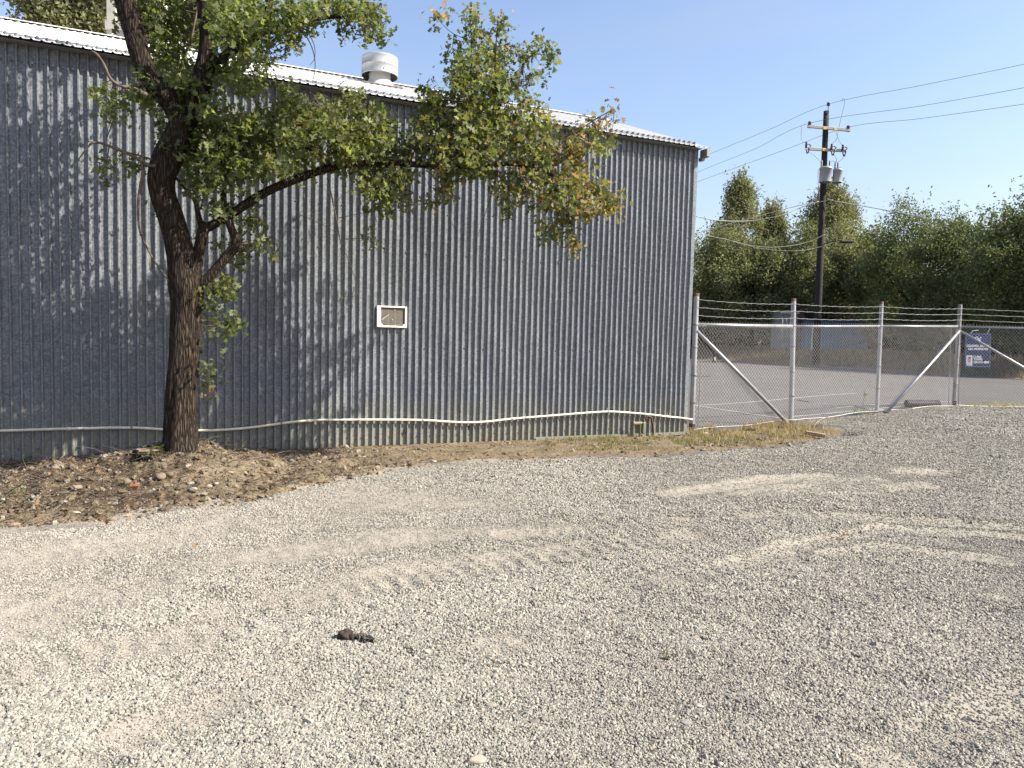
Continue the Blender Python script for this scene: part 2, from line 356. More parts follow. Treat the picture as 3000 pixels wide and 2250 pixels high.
BANDS = [b+(1.,) for b in BANDS]+[([(-300, 2040), (300, 1905), (850, 1775), (1100, 1705), (1400, 1650), (1800, 1585), (2200, 1505), (2600, 1430), (3000, 1360), (3300, 1330)], .24, .6), ([(-300, 1790), (200, 1725), (700, 1640), (1200, 1575), (1700, 1522), (2200, 1452), (2700, 1385), (3100, 1330)], .24, .6), ([(-200, 2420), (300, 2225), (800, 2060), (1400, 1905), (2000, 1800), (2600, 1745), (3300, 1740)], .2, .4), ([(1300, 2400), (1800, 2180), (2400, 2010), (3200, 1900)], .2, .35)]
BW = [(np.array([G0(*p)[:2] for p in b]), w_, k_) for b, w_, k_ in BANDS]
def bandmask(x, y):
    m = np.zeros(np.shape(x)); tread = np.zeros(np.shape(x))
    for P, w_, k_ in BW:
        dmin = np.full(np.shape(x), 1e9); al = np.zeros(np.shape(x)); L = 0
        for i in range(len(P)-1):
            a, b = P[i], P[i+1]; e = b-a; ln = math.hypot(*e); t = np.clip(((x-a[0])*e[0]+(y-a[1])*e[1])/(e@e), 0, 1)
            dd = np.hypot(x-a[0]-e[0]*t, y-a[1]-e[1]*t); k = dd < dmin; dmin = np.where(k, dd, dmin); al = np.where(k, L+t*ln, al); L += ln
        q = k_*(1-S(dmin, w_*.25, w_*1.6)); m = np.maximum(m, q)
        tread = np.where(q > .02, tread+q*np.sin(al*2*math.pi/.13+dmin*14), tread)
    return m, tread
def gravel_fields(x, y):
    b, tr = bandmask(x, y); wob = fbm(x*1.3, y*1.3, 4, 21)
    left = S(-x+.35*(y-4), -1.0, 3.5)
    dust = np.clip(b*(.72+1.9*wob)+.38*left+.95*(fbm(x*.5+3, y*.9, 4, 31)+.08)+.25*fbm(x*4, y*4, 3, 17), 0, 1)
    hd = np.exp(-(((x-HOLE[0])/.30)**2+((y-HOLE[1])/.22)**2))
    h = terr(x, y)-.24*hd+.045*fbm(x*.7, y*.7, 4, 2)+.034*fbm(x*2.6+y*.5, y*4.5, 4, 8)+.010*fbm(x*9, y*14, 3, 81)-.018*b+.012*b*(1-b)*4*(.4+vnoise(x*9, y*9, 51))+.0052*tr*S(dust, .05, .4)*(.35+.65*S(vnoise(x*1.6, y*1.6, 52), .2, .8))
    return dust, h
def gravel_h(x, y): return gravel_fields(np.asarray(x, float), np.asarray(y, float))[1]
# fan-shaped sheet: fine cells near, coarse far
u = np.linspace(-1.25, 1.6, 760); vv = np.geomspace(1.2, 26, 520)
GX = u[None, :]*(vv[:, None]+.8); GY = np.repeat(vv[:, None], len(u), 1)
dust, gh = gravel_fields(GX, GY)
_s, _o = sw(GX, GY); sdg = sdf(GX, GY)
# line of the fence: gravel stops just behind it
FB = [W(2007, 1267, .45)[:2], G0(2022, 1262)[:2], G0(2318, 1235)[:2], G0(2569, 1207)[:2], G0(2795, 1190)[:2]]
def behind_fence(x, y):
    P = np.array(FB+[np.array([FB[-1][0]+40, FB[-1][1]-1.0])]); yy = np.interp(x, P[:, 0], P[:, 1]); return y-yy
bf = behind_fence(GX, GY)
dust = np.maximum(dust, .38*S(bf, -1.6, -.3)*S(GX, 5, 7))
gh = gh-.25*S(bf, .03, .22)-.12*S(sdg, .25, .6)
keep = (bf < .3) & (_o > -.1) | (GX > 3.2) & (bf < .3)
g = gridmesh('gravel_lot', GX, GY, gh, M_GRAVEL, None, {'dust': dust}, True, keep); tag(g, kind='structure')
xs = np.array([-40, -12, -4, 4, 12, 40.]); ys = np.array([-30, -12, -4, 0, 1.3]); X, Y = np.meshgrid(xs, ys)
g = gridmesh('gravel_yard', X, Y, X*0-.012, M_GRAVEL, None, {'dust': X*0+.35}); tag(g, kind='structure')
mb = MB(); mb.add([(-900, -900, -.22), (900, -900, -.22), (900, 900, -.22), (-900, 900, -.22)], [(0, 1, 2, 3)]); tag(mb.build('ground', M_GROUND), kind='structure')
# dirt strip along the wall
ss = np.linspace(-12.5, 4.6, 700); oo = np.concatenate([np.linspace(-.03, .3, 16), np.linspace(.325, 4.2, 150)])
SX, SO = np.meshgrid(ss, oo); DX = P0[0]+Dw[0]*SX+Nw[0]*SO; DY = P0[1]+Dw[1]*SX+Nw[1]*SO
dh = dirt_h(DX, DY); sdd = sdf(DX, DY)
lit = (S(-SX, 4.2, 6.2)*.44+.22*S(-SX, 5.2, 7.5)*S(sdd, .15, .6)+.9*fbm(DX*1.6, DY*1.6, 3, 77))
g = gridmesh('dirt_strip', DX, DY, dh, M_DIRT, None, {'litter': lit}, True, (sdd > -.25) & (behind_fence(DX, DY) < .25)); tag(g, kind='structure')
def H(x, y):
    x = np.asarray(x, float); y = np.asarray(y, float); a = gravel_h(x, y)-.12*S(sdf(x, y), .25, .6); b = dirt_h(x, y)
    return np.maximum(a, np.where(sdf(x, y) > -.25, b, -9))
def G(x, y):
    z = 0.; r = ray(x, y)
    for _ in range(25):
        p = CAM+r*(-(EYE-z)/r[2]); z = .5*z+.5*float(H(p[0], p[1]))
    p[2] = float(H(p[0], p[1])); return p
# asphalt lot
near = np.array([(1.0, 12.9), (2.75, 12.15), (5.26, 13.83), (7.65, 15.45), (10.05, 16.78), (14, 16.6), (25, 16), (70, 14)])
far = np.array([(6., 66.), (14.1, 55.9), (17.4, 47.3), (20.3, 42.1), (22.8, 33.4), (28, 26), (40, 19.5), (70, 15)])
tt = np.linspace(0, 1, 50)[:, None, None]; A = near[None]*(1-tt)+far[None]*tt
def asp_z(x, y): return terr(x, y)-.045+0*x
k = np.linspace(0, len(near)-1, 57); AX = np.stack([np.interp(k, range(len(near)), r) for r in A[:, :, 0]]); AY = np.stack([np.interp(k, range(len(near)), r) for r in A[:, :, 1]])
tag(gridmesh('parking_lot', AX, AY, asp_z(AX, AY), M_ASPH), kind='structure')
PL = bpy.data.objects['parking_lot']
def ga(x, y):
    z = .0; r = ray(x, y)
    for _ in range(8): p = CAM+r*(-(EYE-z)/r[2]); z = float(asp_z(p[0], p[1]))
    return p
for a, b, wd in (((2036, 1188), (2510, 1153), .10), ((2036, 1188), (2290, 1226), .10), ((2310, 1222), (2640, 1192), .10), ((2040, 1117), (2110, 1115), .08), ((2250, 1135), (2480, 1158), .05), ((2450, 1195), (2790, 1177), .08)):
    p, q = ga(*a), ga(*b); d = q-p; d[2] = 0; L = np.linalg.norm(d); d /= L; nn = np.array([-d[1], d[0], 0]); mb = MB(); N = 14; v = []
    for i in range(N+1):
        c = p+d*L*i/N; c[2] = float(asp_z(c[0], c[1]))+.006; v += [c-nn*wd/2, c+nn*wd/2]
    mb.add(v, [(2*i, 2*i+2, 2*i+3, 2*i+1) for i in range(N)]); mb.build('painted_line', M_LINE, PL)
for i, (x0, x1, y) in enumerate(((2042, 2080, 1103), (2338, 2368, 1173))):
    p, q = ga(x0, y), ga(x1, y+(5 if i else 0)); mb = MB(); 
    for k in range(4):
        c = p+(q-p)*(k+.5)/4; c[2] += .006; mb.box(c, (np.linalg.norm(q-p)/4*.72, .22, .012), (q-p)/np.linalg.norm(q-p))
    o = mb.build('drain_grate', M_HOLE); tag(o, ('small black slotted drain grate in the asphalt behind the corner post', 'small dark slotted grate in the asphalt between the second and third posts')[i], 'drain grate')
# bank beyond the asphalt
bk = np.linspace(0, 1, 26); fx = np.interp(np.linspace(0, 7, 90), range(8), far[:, 0]); fy = np.interp(np.linspace(0, 7, 90), range(8), far[:, 1])
dirv = np.array([.55, .83]); BX = fx[None]+dirv[0]*bk[:, None]**1.6*60; BY = fy[None]+dirv[1]*bk[:, None]**1.6*60
bd = np.hypot(BX-fx[None], BY-fy[None])
def bank_z(d_, x, y): return .135+.02+.75*S(d_, .0, 5)+.35*S(d_, 4, 30)+.12*fbm(x*.5, y*.5, 3, 4)*S(d_, 0, 2)
tag(gridmesh('grassy_bank', BX, BY, bank_z(bd, BX, BY), M_DRYG), kind='structure')
# ================================================================ metal shed
PITCH = .095; RH = .034; ZE = 4.52
PROF = [(0, 0), (.60, 0), (.72, 1), (.84, 1), (.96, 0)]      # share of pitch, share of rib height
SHED = thing('metal_shed', wc(-5, 0, 0), 'long grey corrugated metal shed with white sheet roof behind the oak tree', 'shed')
def sheet(mb, s0, nrib, frame, L0, L1, dents=0, over=.02, rows=2):
    """ribbed sheet; frame(s, h, l) -> point; h height off the plane, l along the ribs"""
    pr = [(s0+PITCH*(i+a), RH*b) for i in range(nrib) for a, b in PROF]+[(s0+PITCH*nrib+over*0, 0)]
    ls = np.linspace(L0, L1, rows); v = [frame(s, h, l) for l in ls for s, h in pr]; n = len(pr)
    mb.add(v, [(j*n+i, j*n+i+1, (j+1)*n+i+1, (j+1)*n+i) for j in range(rows-1) for i in range(n-1)])
NR = 7; SW = PITCH*NR
npan = 18; k0 = -npan*SW
def wallframe(s, h, z): return wc(s-.0, h, z)
# each lapped sheet of the wall is a part; sheets share one mesh
mb = MB(); rr_ = []
sheet(mb, 0, NR, lambda s, h, l: Dw*s+Nw*h+np.array([0, 0, l]), -.12, 4.60, rows=24)
# gentle bow, oil canning
V = []
for p in mb.v:
    z = p[2]; s = p[0]*Dw[0]+p[1]*Dw[1]; b = .004*math.sin(z*2.1+s*3)+.003*math.sin(z*5.3+s*9+1); V.append(tuple(np.array(p)+Nw*b))
mb.v = V; pm = None
for i in range(npan):
    off = wc(-SW*(i+1)-.03, .0015*(i % 2), -.022*(i/npan))
    if pm is None:
        o = mb.build('wall_panel', M_GALV, None); pm = o.data; o.parent = SHED; o.location = tuple(off-ORG[SHED.name])
    else:
        o = bpy.data.objects.new('wall_panel', pm); COL.objects.link(o); o.parent = SHED; o.location = tuple(off-ORG[SHED.name])
    ORG[o.name] = np.zeros(3)
# roof: slope s=.38 over 3.0 m, then down the far side
RS = .385; RW = 3.05; CA = 1/math.hypot(1, RS); up = np.array([0, 0, 1.])
rn = (Nw*RS+up)*CA; rd = (-Nw+up*RS)*CA; e0 = .17
def roofpt(s, h, l): return P0+Dw*s+Nw*e0+up*(ZE-.03)+rd*l+rn*h
rm = None
for i in range(npan+1):
    mb = MB(); base = roofpt(0, 0, 0)
    if rm is None:
        sheet(mb, 0, NR, lambda s, h, l: Dw*s+rd*l+rn*(h*.36+.0006*math.sin(s*40+l*3)), 0, RW/CA, rows=8)
        # thickness lip at the eave
        o = mb.build('roof_panel', M_ROOF, None); rm = o.data
        md = o
    else: o = bpy.data.objects.new('roof_panel', rm); COL.objects.link(o)
    o.parent = SHED; p = roofpt(-SW*(i+1)+.13, .0, -.004*(i % 2)); p = p+rn*.0012*(i % 2); o.location = tuple(p-ORG[SHED.name])
ridge = P0+Nw*(e0-RW)+up*(ZE-.03+RW*RS)
fd = (-Nw-up*RS)*CA
mb = MB(); a = ridge+Dw*.1; b = ridge-Dw*12.2
mb.add([a+up*.012, b+up*.012, b+fd*3.3+up*.012, a+fd*3.3+up*.012], [(0, 1, 2, 3)]); mb.build('rear_roof', M_ROOF, SHED)
mb = MB(); mb.add([a+rd*-.14+rn*.03, b+rd*-.14+rn*.03, b+rn*.035, a+rn*.035, b+fd*.14+rn*.02, a+fd*.14+rn*.02], [(0, 1, 2, 3), (3, 2, 4, 5)]); mb.build('ridge_cap', M_ROOF, SHED)
# end walls and rear wall
for s in (-.034, -11.97):
    mb = MB()
    q = [wc(s, 0, -.2), wc(s, -6.0, -.2), wc(s, -6.0, ZE-.1), P0+Dw*s+Nw*(-(RW-e0))+up*(ZE+RW*RS-.07), wc(s, 0, ZE)]
    mb.add(q, [(0, 1, 2, 3, 4)]); mb.build('end_wall', M_GALV, SHED)
mb = MB(); mb.add([wc(0, -6, -.2), wc(-11.97, -6, -.2), wc(-11.97, -6, ZE-.1), wc(0, -6, ZE-.1)], [(0, 1, 2, 3)]); mb.build('rear_wall', M_GALV, SHED)
# corner trim, eave flashing, soffit, base angle
mb = MB(); mb.box(wc(-.012, -.012, 2.22), (.05, .075, 4.6), Dw, Nw, up); mb.box(wc(-.035, .025, 2.22), (.03, .006, 4.6), Dw, Nw, up); mb.build('corner_trim', M_GALV, SHED)
mb = MB(); mb.box(wc(-5.95, .075, ZE-.045), (11.9, .12, .006), Dw, Nw, up); mb.build('soffit', simple('grey_soffit', (.17, .175, .18), .7), SHED)
mb = MB(); mb.box(P0+Dw*.095+Nw*.085+up*(ZE-.10), (.07, .17, .13), Dw, Nw, up, bev=.012); mb.box(P0+Dw*.06+Nw*.055+up*(ZE-.185), (.05, .09, .05), Dw, Nw, up); mb.build('gutter_end', M_FLASH, SHED)
mb = MB(); mb.box(wc(-1.35, .036, .015), (2.7, .06, .030), Dw, Nw, up); mb.box(wc(-1.35, .066, .028), (2.7, .004, .05), Dw, Nw, up); mb.build('base_angle', M_GALV, SHED)
mb = MB()
for z, st in ((ZE-.21, 1), (3.12, 3), (2.58, 3), (1.32, 3), (.13, 2)):
    for i in range(0, npan*NR, st):
        s = -PITCH*(i+.70)-.03; 
        if (i*7+int(z*10)) % 23 == 0: continue
        mb.lathe(wc(s-PITCH*.0, .006 if z < 4 else .030, z-.022*(i/(npan*NR))+random.uniform(-.006, .006)), [(0, .009), (.007, .009), (.012, 0), (.012, -.006)], 6, az=Nw)
o = mb.build('screws', simple('screw_head', (.16, .15, .15), .4, .6), SHED); tag(o, kind='stuff')
# holes and torn spots
for (x, y, w_, h_) in ((1189, 1263, .035, .03), (1373, 1252, .045, .035), (1956, 1201, .012, .012), (1956, 1154, .011, .011)):
    pass
for (x, y, w_, h_) in ((1187, 1264, .075, .055), (1373, 1254, .06, .085), (1955, 1202, .017, .017), (1955.5, 1154, .016, .016)):
    c = W(x, y, .034); k = 9; mb = MB()
    vv_ = [c+Dw*w_*.5*math.cos(a)*random.uniform(.6, 1.1)+up*h_*.5*math.sin(a)*random.uniform(.6, 1.1) for a in np.linspace(0, 2*math.pi, k, False)]
    vv_ += [p-Nw*.004 for p in vv_]
    mb.add(vv_, [tuple(range(k))]+[(i, k+i, k+(i+1) % k, (i+1) % k) for i in range(k)]); mb.build('hole', M_HOLE, SHED)
# ---- air conditioner
def wbox(mb, x0, x1, y0, y1, o0, o1, **k):
    a = W(x0, y0, o1); b = W(x1, y1, o1); sa, sb = (a-P0)@Dw, (b-P0)@Dw
    mb.box(wc((sa+sb)/2, (o0+o1)/2, (a[2]+b[2])/2), (abs(sb-sa), abs(o1-o0), abs(a[2]-b[2])), Dw, Nw, up, **k)
AC0 = W(1104.5, 895, .055); AC1 = W(1191.5, 961, .055); s0, s1 = (AC0-P0)@Dw, (AC1-P0)@Dw; z1, z0 = AC0[2], AC1[2]
AC = thing('air_conditioner', wc((s0+s1)/2, .02, z0), 'cream framed air conditioner grille set in the grey corrugated wall', 'air conditioner')
mb = MB(); T_ = .052
mb.box(wc(s0+T_/2, .03, (z0+z1)/2), (T_, .06, z1-z0), Dw, Nw, up, bev=.006); mb.box(wc(s1-.014, .03, (z0+z1)/2), (.028, .06, z1-z0), Dw, Nw, up, bev=.005)
mb.box(wc((s0+s1)/2+.012, .0298, z1-.011), (s1-s0-.076, .0596, .022), Dw, Nw, up, bev=.004); mb.box(wc((s0+s1)/2+.012, .0298, z0+.013), (s1-s0-.076, .0596, .026), Dw, Nw, up, bev=.004)
mb.build('casing', M_WHITE, AC)
for s_ in (s0+.062, s1-.038): mb = MB(); mb.lathe(wc(s_, .052, z0+.030), [(0, .008), (.012, .008), (.018, 0), (.018, -.02)], 10, az=Nw); mb.build('corner_bracket', M_WHITE, AC)
mb = MB(); mb.box(wc((s0+s1)/2+.012, .012, (z0+z1)/2), (s1-s0-.07, .012, z1-z0-.04), Dw, Nw, up); mb.build('coil_back', simple('coil_back', (.06, .052, .043), .8), AC)
fin = None; m_fin = simple('dusty_fin', (.23, .205, .17), .7, .1, .2, 30)
nz = 15
for i in range(nz):
    z = z0+.036+(z1-z0-.062)*(i+.5)/nz; mb = MB(); mb.box(wc((s0+s1)/2+.012, .030, z), (s1-s0-.085, .018, .0085), Dw, Nw, up, bev=.002); mb.build('fin', m_fin, AC)
mb = MB(); a = W(1119, 937, .043); b = W(1139, 922, .043); mb.tube([a, (a+b)/2+up*.004, b], .0028, 5); mb.build('scratch_mark', M_WHITE, AC)
mb = MB(); mb.box(W(1149.5, 936.5, .043), (.010, .004, .010), Dw, Nw, up); mb.build('paint_chip', M_WHITE, AC)
mb = MB(); mb.box(W(1156.5, 908, .043), (.006, .004, .014), Dw, Nw, up); mb.build('paint_chip', M_WHITE, AC)
# ---- white pipe along the wall
PP = [(-260, 1268), (-120, 1264), (0, 1262), (130, 1258), (200, 1256), (385, 1253), (480, 1258), (570, 1261), (640, 1260), (720, 1254), (800, 1244), (860, 1236), (930, 1231), (1020, 1230), (1136, 1230), (1240, 1231), (1320, 1236), (1375, 1237.5), (1430, 1235), (1500, 1227), (1600, 1219), (1700, 1211), (1780, 1206), (1840, 1209), (1900, 1214), (1950, 1220), (2000, 1225), (2028, 1229)]
pw = [W(x, y, .062) for x, y in PP]
def smooth(pts, n=4):
    P = [np.asarray(p, float) for p in pts]; P = [2*P[0]-P[1]]+P+[2*P[-1]-P[-2]]; out = []
    for i in range(1, len(P)-2):
        for j in range(n):
            t = j/n; a, b, c, d = P[i-1:i+3]; out.append(.5*((2*b)+(-a+c)*t+(2*a-5*b+4*c-d)*t*t+(-a+3*b-3*c+d)*t**3))
    return out+[P[-2]]
PIPE = thing('water_pipe', pw[8], 'thin cream plastic water pipe sagging along the foot of the metal wall', 'pipe')
mb = MB(); sp = smooth(pw, 4); mb.tube(sp, .016, 10); mb.build('pipe_run', M_PVC, PIPE, True)
def pipe_at(x): return W(x, float(np.interp(x, [p[0] for p in PP], [p[1] for p in PP])), .062)
for x in (200, 905, 1503, 1955):
    mb = MB(); c = pipe_at(x); d_ = pipe_at(x+12)-pipe_at(x-12); d_ /= np.linalg.norm(d_); mb.tube([c-d_*.028, c-d_*.026, c+d_*.026, c+d_*.028], [.016, .0205, .0205, .016], 10); mb.build('coupling', M_PVC, PIPE, True)
for x in (386, 824, 1238, 1540, 1781, 1957):
    mb = MB(); c = pipe_at(x); mb.tube([c-Dw*.009, c+Dw*.009], .019, 10); mb.box(c-Nw*.022+up*.028, (.018, .003, .05), Dw, Nw, up); mb.box(c-Nw*.02, (.016, .022, .006), Dw, Nw, up); mb.build('pipe_clamp', M_STEELD, PIPE)
# ---- gas cock and rusty riser by the wall
def gz(x, y): return float(H(x, y))
def stand(px, py, off): p = W(px, py, off); p[2] = gz(p[0], p[1]); return p
b0 = stand(1874, 1283, .16); top = W(1874, 1240, .16)[2]
V1 = thing('valve_stand', b0, 'short olive pipe stand with boxy valve at the foot of the wall', 'valve')
mb = MB(); mb.tube([b0-up*.1, [b0[0], b0[1], top+.0]], .02, 8); mb.build('riser', simple('olive_paint', (.14, .12, .06), .7), V1)
mb = MB(); tp = np.array([b0[0], b0[1], top]); mb.tube([tp-Dw*.10, tp+Dw*.03], .026, 8); mb.lathe(tp-Dw*.115, [(.0, -.02), (.03, -.015), (.03, .015), (0, .02)], 8, az=Dw); mb.build('valve_body', simple('olive_paint_2', (.17, .15, .08), .65), V1)
mb = MB(); mb.box(tp+Dw*.055-up*.075+Nw*.02, (.062, .045, .185), Dw, Nw, up, bev=.012); mb.build('valve_box', M_WHITE if False else simple('grey_green_plastic', (.15, .145, .10), .6), V1)
b1 = stand(1913, 1283, .12); t1 = W(1910, 1226, .12); t2 = W(1896, 1219, .12)
V2 = thing('bent_riser', b1, 'rusty thin pipe bent over at the top beside the cream pipe end', 'pipe')
mb = MB(); mb.tube(smooth([b1-up*.1, b1+up*.12, t1-up*.03, t1+up*.012-Dw*.012, t2, W(1892, 1232, .12)], 4), .016, 8); mb.build('riser', M_RUST, V2, True)
# ---- roof vent
def rooflen(x, y):
    q = roofpt(0, 0, 0); r = ray(x, y); k = ((q-CAM)@rn)/(r@rn); return CAM+r*k
vb = rooflen(1112, 250); vb_s = (vb-P0)@Dw
vb = P0+Dw*((W(1109, 250)-P0)@Dw)  # start from wall position, slide to just below the ridge
best = None
for sI in np.linspace(-8, -3, 500):
    c = roofpt(sI, 0, RW/CA*.80); v_ = c-CAM; z_ = v_@Fv; x_ = 1500+FPX*(v_@Rv)/z_
    if best is None or abs(x_-1112) < best[0]: best = (abs(x_-1112), sI, c, z_)
vc = best[2]; vz = best[3]; pm_ = vz/FPX
r1 = 52.5*pm_; r2 = 31*pm_
yb = 1125-FPX*((vc-CAM)@Uv)/vz
VENT = thing('roof_vent', vc, 'round galvanised roof vent with wide drum cap on the white roof', 'vent')
h0 = (yb-226)*pm_; h1 = (yb-173)*pm_
m_v = simple('vent_galv', (.34, .355, .365), .45, .35, .15, 5)
mb = MB(); mb.lathe(vc, [(r2+.07, -.10), (r2+.05, .0), (r2, .07), (r2, h1*.9)], 28); mb.build('neck', simple('white_vent_paint', (.52, .52, .51), .5, .05, .06, 8), VENT, True)
mb = MB(); mb.lathe(vc, [(r1-.006, h0), (r1, h0), (r1+.005, h0+.01), (r1, h0+.02), (r1, (h0+h1)/2-.004), (r1+.004, (h0+h1)/2), (r1, (h0+h1)/2+.004), (r1, h1-.03), (r1+.005, h1-.02), (r1-.004, h1), (r1*.55, h1+.03), (0.001, h1+.045)], 40); mb.lathe(vc, [(r1-.008, h0+.003), (r1-.008, h1-.02), (.001, h1-.01)], 40); mb.build('drum_cap', m_v, VENT, True)
for a in range(4):
    mb = MB(); a = a*math.pi/2+.4; q = vc+np.array([math.cos(a), math.sin(a), 0])*(r1+r2)/2; mb.box([q[0], q[1], vc[2]+h0+.05], (r1-r2+.01, .012, .02), (math.cos(a), math.sin(a), 0), (-math.sin(a), math.cos(a), 0)); mb.build('cap_bracket', M_RUST, VENT)
mb = MB(); q = vc-rn*.0; mb.box(q+rn*.022, (r1*2.2, .55, .012), Dw, rd, rn); mb.build('base_flashing', M_FLASH, VENT)
# ---- louvred tower behind the ridge
TZ = 13.5
tp0 = at(312, 150, TZ); tp1 = at(480, 150, TZ)
TOW = thing('rooftop_tower', (tp0+tp1)/2-up*1.2, 'weathered white louvred tower standing behind the ridge of the shed', 'tower')
tx = (tp1-tp0); tx[2] = 0; TWd = np.linalg.norm(tx); tx /= TWd; ty = np.array([-tx[1], tx[0], 0]); cz = tp0[2]; ctr = (tp0+tp1)/2+ty*TWd/2
m_tw = simple('old_white_paint', (.46, .43, .37), .7, 0, .15, 6, .002, 40)
for i in (-1, 1):
    for j in (-1, 1):
        mb = MB(); mb.box(ctr+tx*i*(TWd/2-.09)+ty*j*(TWd/2-.09)+up*.1, (.18, .18, 3.6), tx, ty, up, bev=.01); mb.build('corner_post', m_tw, TOW)
zb = (150-78)/FPX*TZ; 
for zz, hh in ((zb, .16), (zb+1.75, .16)):
    for j in (-1, 1):
        mb = MB(); mb.box(ctr+ty*j*(TWd/2-.005)+up*(zz), (TWd+.03, .05, hh), tx, ty, up); mb.box(ctr+tx*j*(TWd/2-.004)+up*(zz-.004), (.05, TWd-.03, hh), tx, ty, up); mb.build('beam', m_tw, TOW)
for k in range(20):
    z = cz+zb+.13+k*.078
    mb = MB()
    for j in (-1, 1):
        an = .6; a2 = ty*j*math.cos(an)-up*math.sin(an)
        mb.box(np.array([ctr[0], ctr[1], z])+ty*j*(TWd/2-.06), (TWd-.3, .075, .010), tx, a2, np.cross(tx, a2))
        a3 = tx*j*math.cos(an)-up*math.sin(an); mb.box(np.array([ctr[0], ctr[1], z])+tx*j*(TWd/2-.06), (.075, TWd-.3, .010), a3, ty, np.cross(a3, ty))
    mb.build('louvre', m_tw, TOW)
mb = MB(); mb.box(ctr+up*(zb+.9), (TWd-.24, TWd-.24, 1.5), tx, ty, up); mb.build('inner_core', simple('brown_core', (.12, .07, .05), .9), TOW)
mb = MB(); mb.box(ctr+up*-.85, (TWd-.1, TWd-.1, 2.6), tx, ty, up); mb.build('lower_panel', simple('tower_panel', (.42, .41, .38), .7, 0, .3, 4), TOW)
mb = MB(); q0 = at(338, 96, TZ-.3); q1 = W(250, 108, -1.9); q2 = W(-60, 72, -1.9); mb.tube(smooth([q0, (q0+q1)/2-up*.05, q1, (q1+q2)/2-up*.10, q2], 6), .009, 5)
tag(mb.build('slack_cable', simple('grey_cable', (.35, .33, .30), .6)), 'thin grey cable running from the tower down over the left roof', 'cable')
# ================================================================ oak tree
tb = np.array([TREE[0], TREE[1], gz(*TREE)])
OAK = thing('oak_tree', tb, 'large dark barked oak leaning over the gravel in front of the metal shed', 'tree')
def limb(name, pts, seg=14, sm=6, amp=.10, par=OAK, m=None, ns=1.0):
    """pts: (px, py, distance from the wall, radius)"""
    P = [W(x, y, 1.6+(o-.62)*.7) for x, y, o, r in pts]; R = [p[3]*.86 for p in pts]
    C = smooth(P, sm); RR = smooth([np.array([r, 0, 0]) for r in R], sm); RR = [max(.002, r[0]) for r in RR]
    mb = MB(); ph = random.uniform(0, 99)
    def wob(i, k):
        a = 2*math.pi*k/seg; rr = RR[i]; g = C[i][2]
        return 1+amp*(float(fbm(math.cos(a)*2.2+ph, g*3.0+math.sin(a)*2.2, 3, 5))*2.2)+amp*.7*(float(vnoise(k*1.7+ph, g*2.2+.3*i*0, 6))-.5)*2
    mb.tube(C, RR, seg, True, wob=wob); return mb.build(name, m or M_BARK, par, True), C
OFF0 = .62
SK = []      # skeleton points for twig attachment
def L(name, pts, **k): o, C = limb(name, pts, **k); SK.extend(C); return o
p = OFF0
L('trunk', [(530, 1395, p, .34), (529, 1350, p, .265), (528, 1318, p, .208), (530, 1240, p, .180), (533, 1150, p, .170), (538, 1050, p, .162), (543, 950, p, .165), (548, 880, p, .172), (545, 835, p, .185), (538, 780, p, .160), (524, 715, p, .140), (503, 640, p, .135), (480, 575, p, .135), (474, 520, p, .142), (492, 460, p, .150), (522, 395, p, .140), (538, 345, p, .130)], seg=36, sm=9, amp=.085)
L('stem', [(535, 365, p, .12), (500, 300, p, .115), (440, 230, p, .110), (410, 160, p, .105), (392, 90, p+.03, .108), (370, 20, p+.05, .105), (350, -60, p+.08, .10), (345, -170, p+.1, .085), (380, -330, p+.2, .06), (430, -480, p+.3, .03)], seg=20, amp=.10)
L('stem', [(542, 365, p, .10), (566, 310, p, .11), (592, 240, p, .112), (608, 180, p+.02, .105), (612, 110, p+.04, .098), (607, 40, p+.05, .095), (604, -40, p+.08, .09), (615, -160, p+.12, .075), (650, -300, p+.2, .05), (690, -420, p+.3, .02)], seg=20, amp=.10)
L('stem', [(556, 860, p, .09), (572, 800, p+.03, .070), (583, 735, p+.05, .062), (594, 680, p+.06, .062), (608, 655, p+.07, .058)], seg=14)
L('limb', [(596, 672, p+.06, .05), (630, 655, p+.08, .052), (665, 636, p+.1, .050), (720, 598, p+.14, .052), (780, 562, p+.2, .050), (850, 532, p+.27, .047), (930, 503, p+.35, .044), (1010, 484, p+.42, .040), (1100, 478, p+.48, .038), (1200, 480, p+.54, .036), (1300, 490, p+.60, .034), (1400, 486, p+.66, .030), (1500, 480, p+.72, .026), (1580, 500, p+.78, .020), (1660, 530, p+.84, .014), (1740, 560, p+.88, .008)], seg=12, sm=5)
L('limb', [(570, 840, p+.02, .075), (600, 822, p+.10, .058), (640, 780, p+.16, .055), (672, 742, p+.20, .055), (692, 720, p+.22, .055), (690, 700, p+.22, .05), (676, 665, p+.2, .045), (662, 625, p+.17, .045), (655, 580, p+.14, .036), (660, 530, p+.12, .028), (690, 470, p+.15, .022), (740, 400, p+.2, .015), (800, 340, p+.25, .008)], seg=12, sm=5)
L('branch', [(592, 668, p+.06, .034), (580, 625, p+.08, .03), (572, 590, p+.1, .024), (548, 560, p+.1, .018), (530, 538, p+.05, .016), (515, 520, p, .015)], seg=8, sm=3)
L('branch', [(612, 180, p, .07), (650, 170, p+.25, .052), (690, 142, p+.45, .05), (735, 118, p+.65, .045), (785, 88, p+.85, .042), (850, 78, p+.95, .03), (900, 62, p+1., .028), (960, 50, p+1.1, .022), (1010, 50, p+1.15, .015), (1060, 45, p+1.2, .010), (1110, 40, p+1.2, .005)], seg=10, sm=4)
L('branch', [(782, 92, p+.85, .04), (786, 40, p+.9, .042), (790, -20, p+.9, .04), (800, -120, p+1., .03), (830, -220, p+1.1, .015)], seg=10, sm=3)
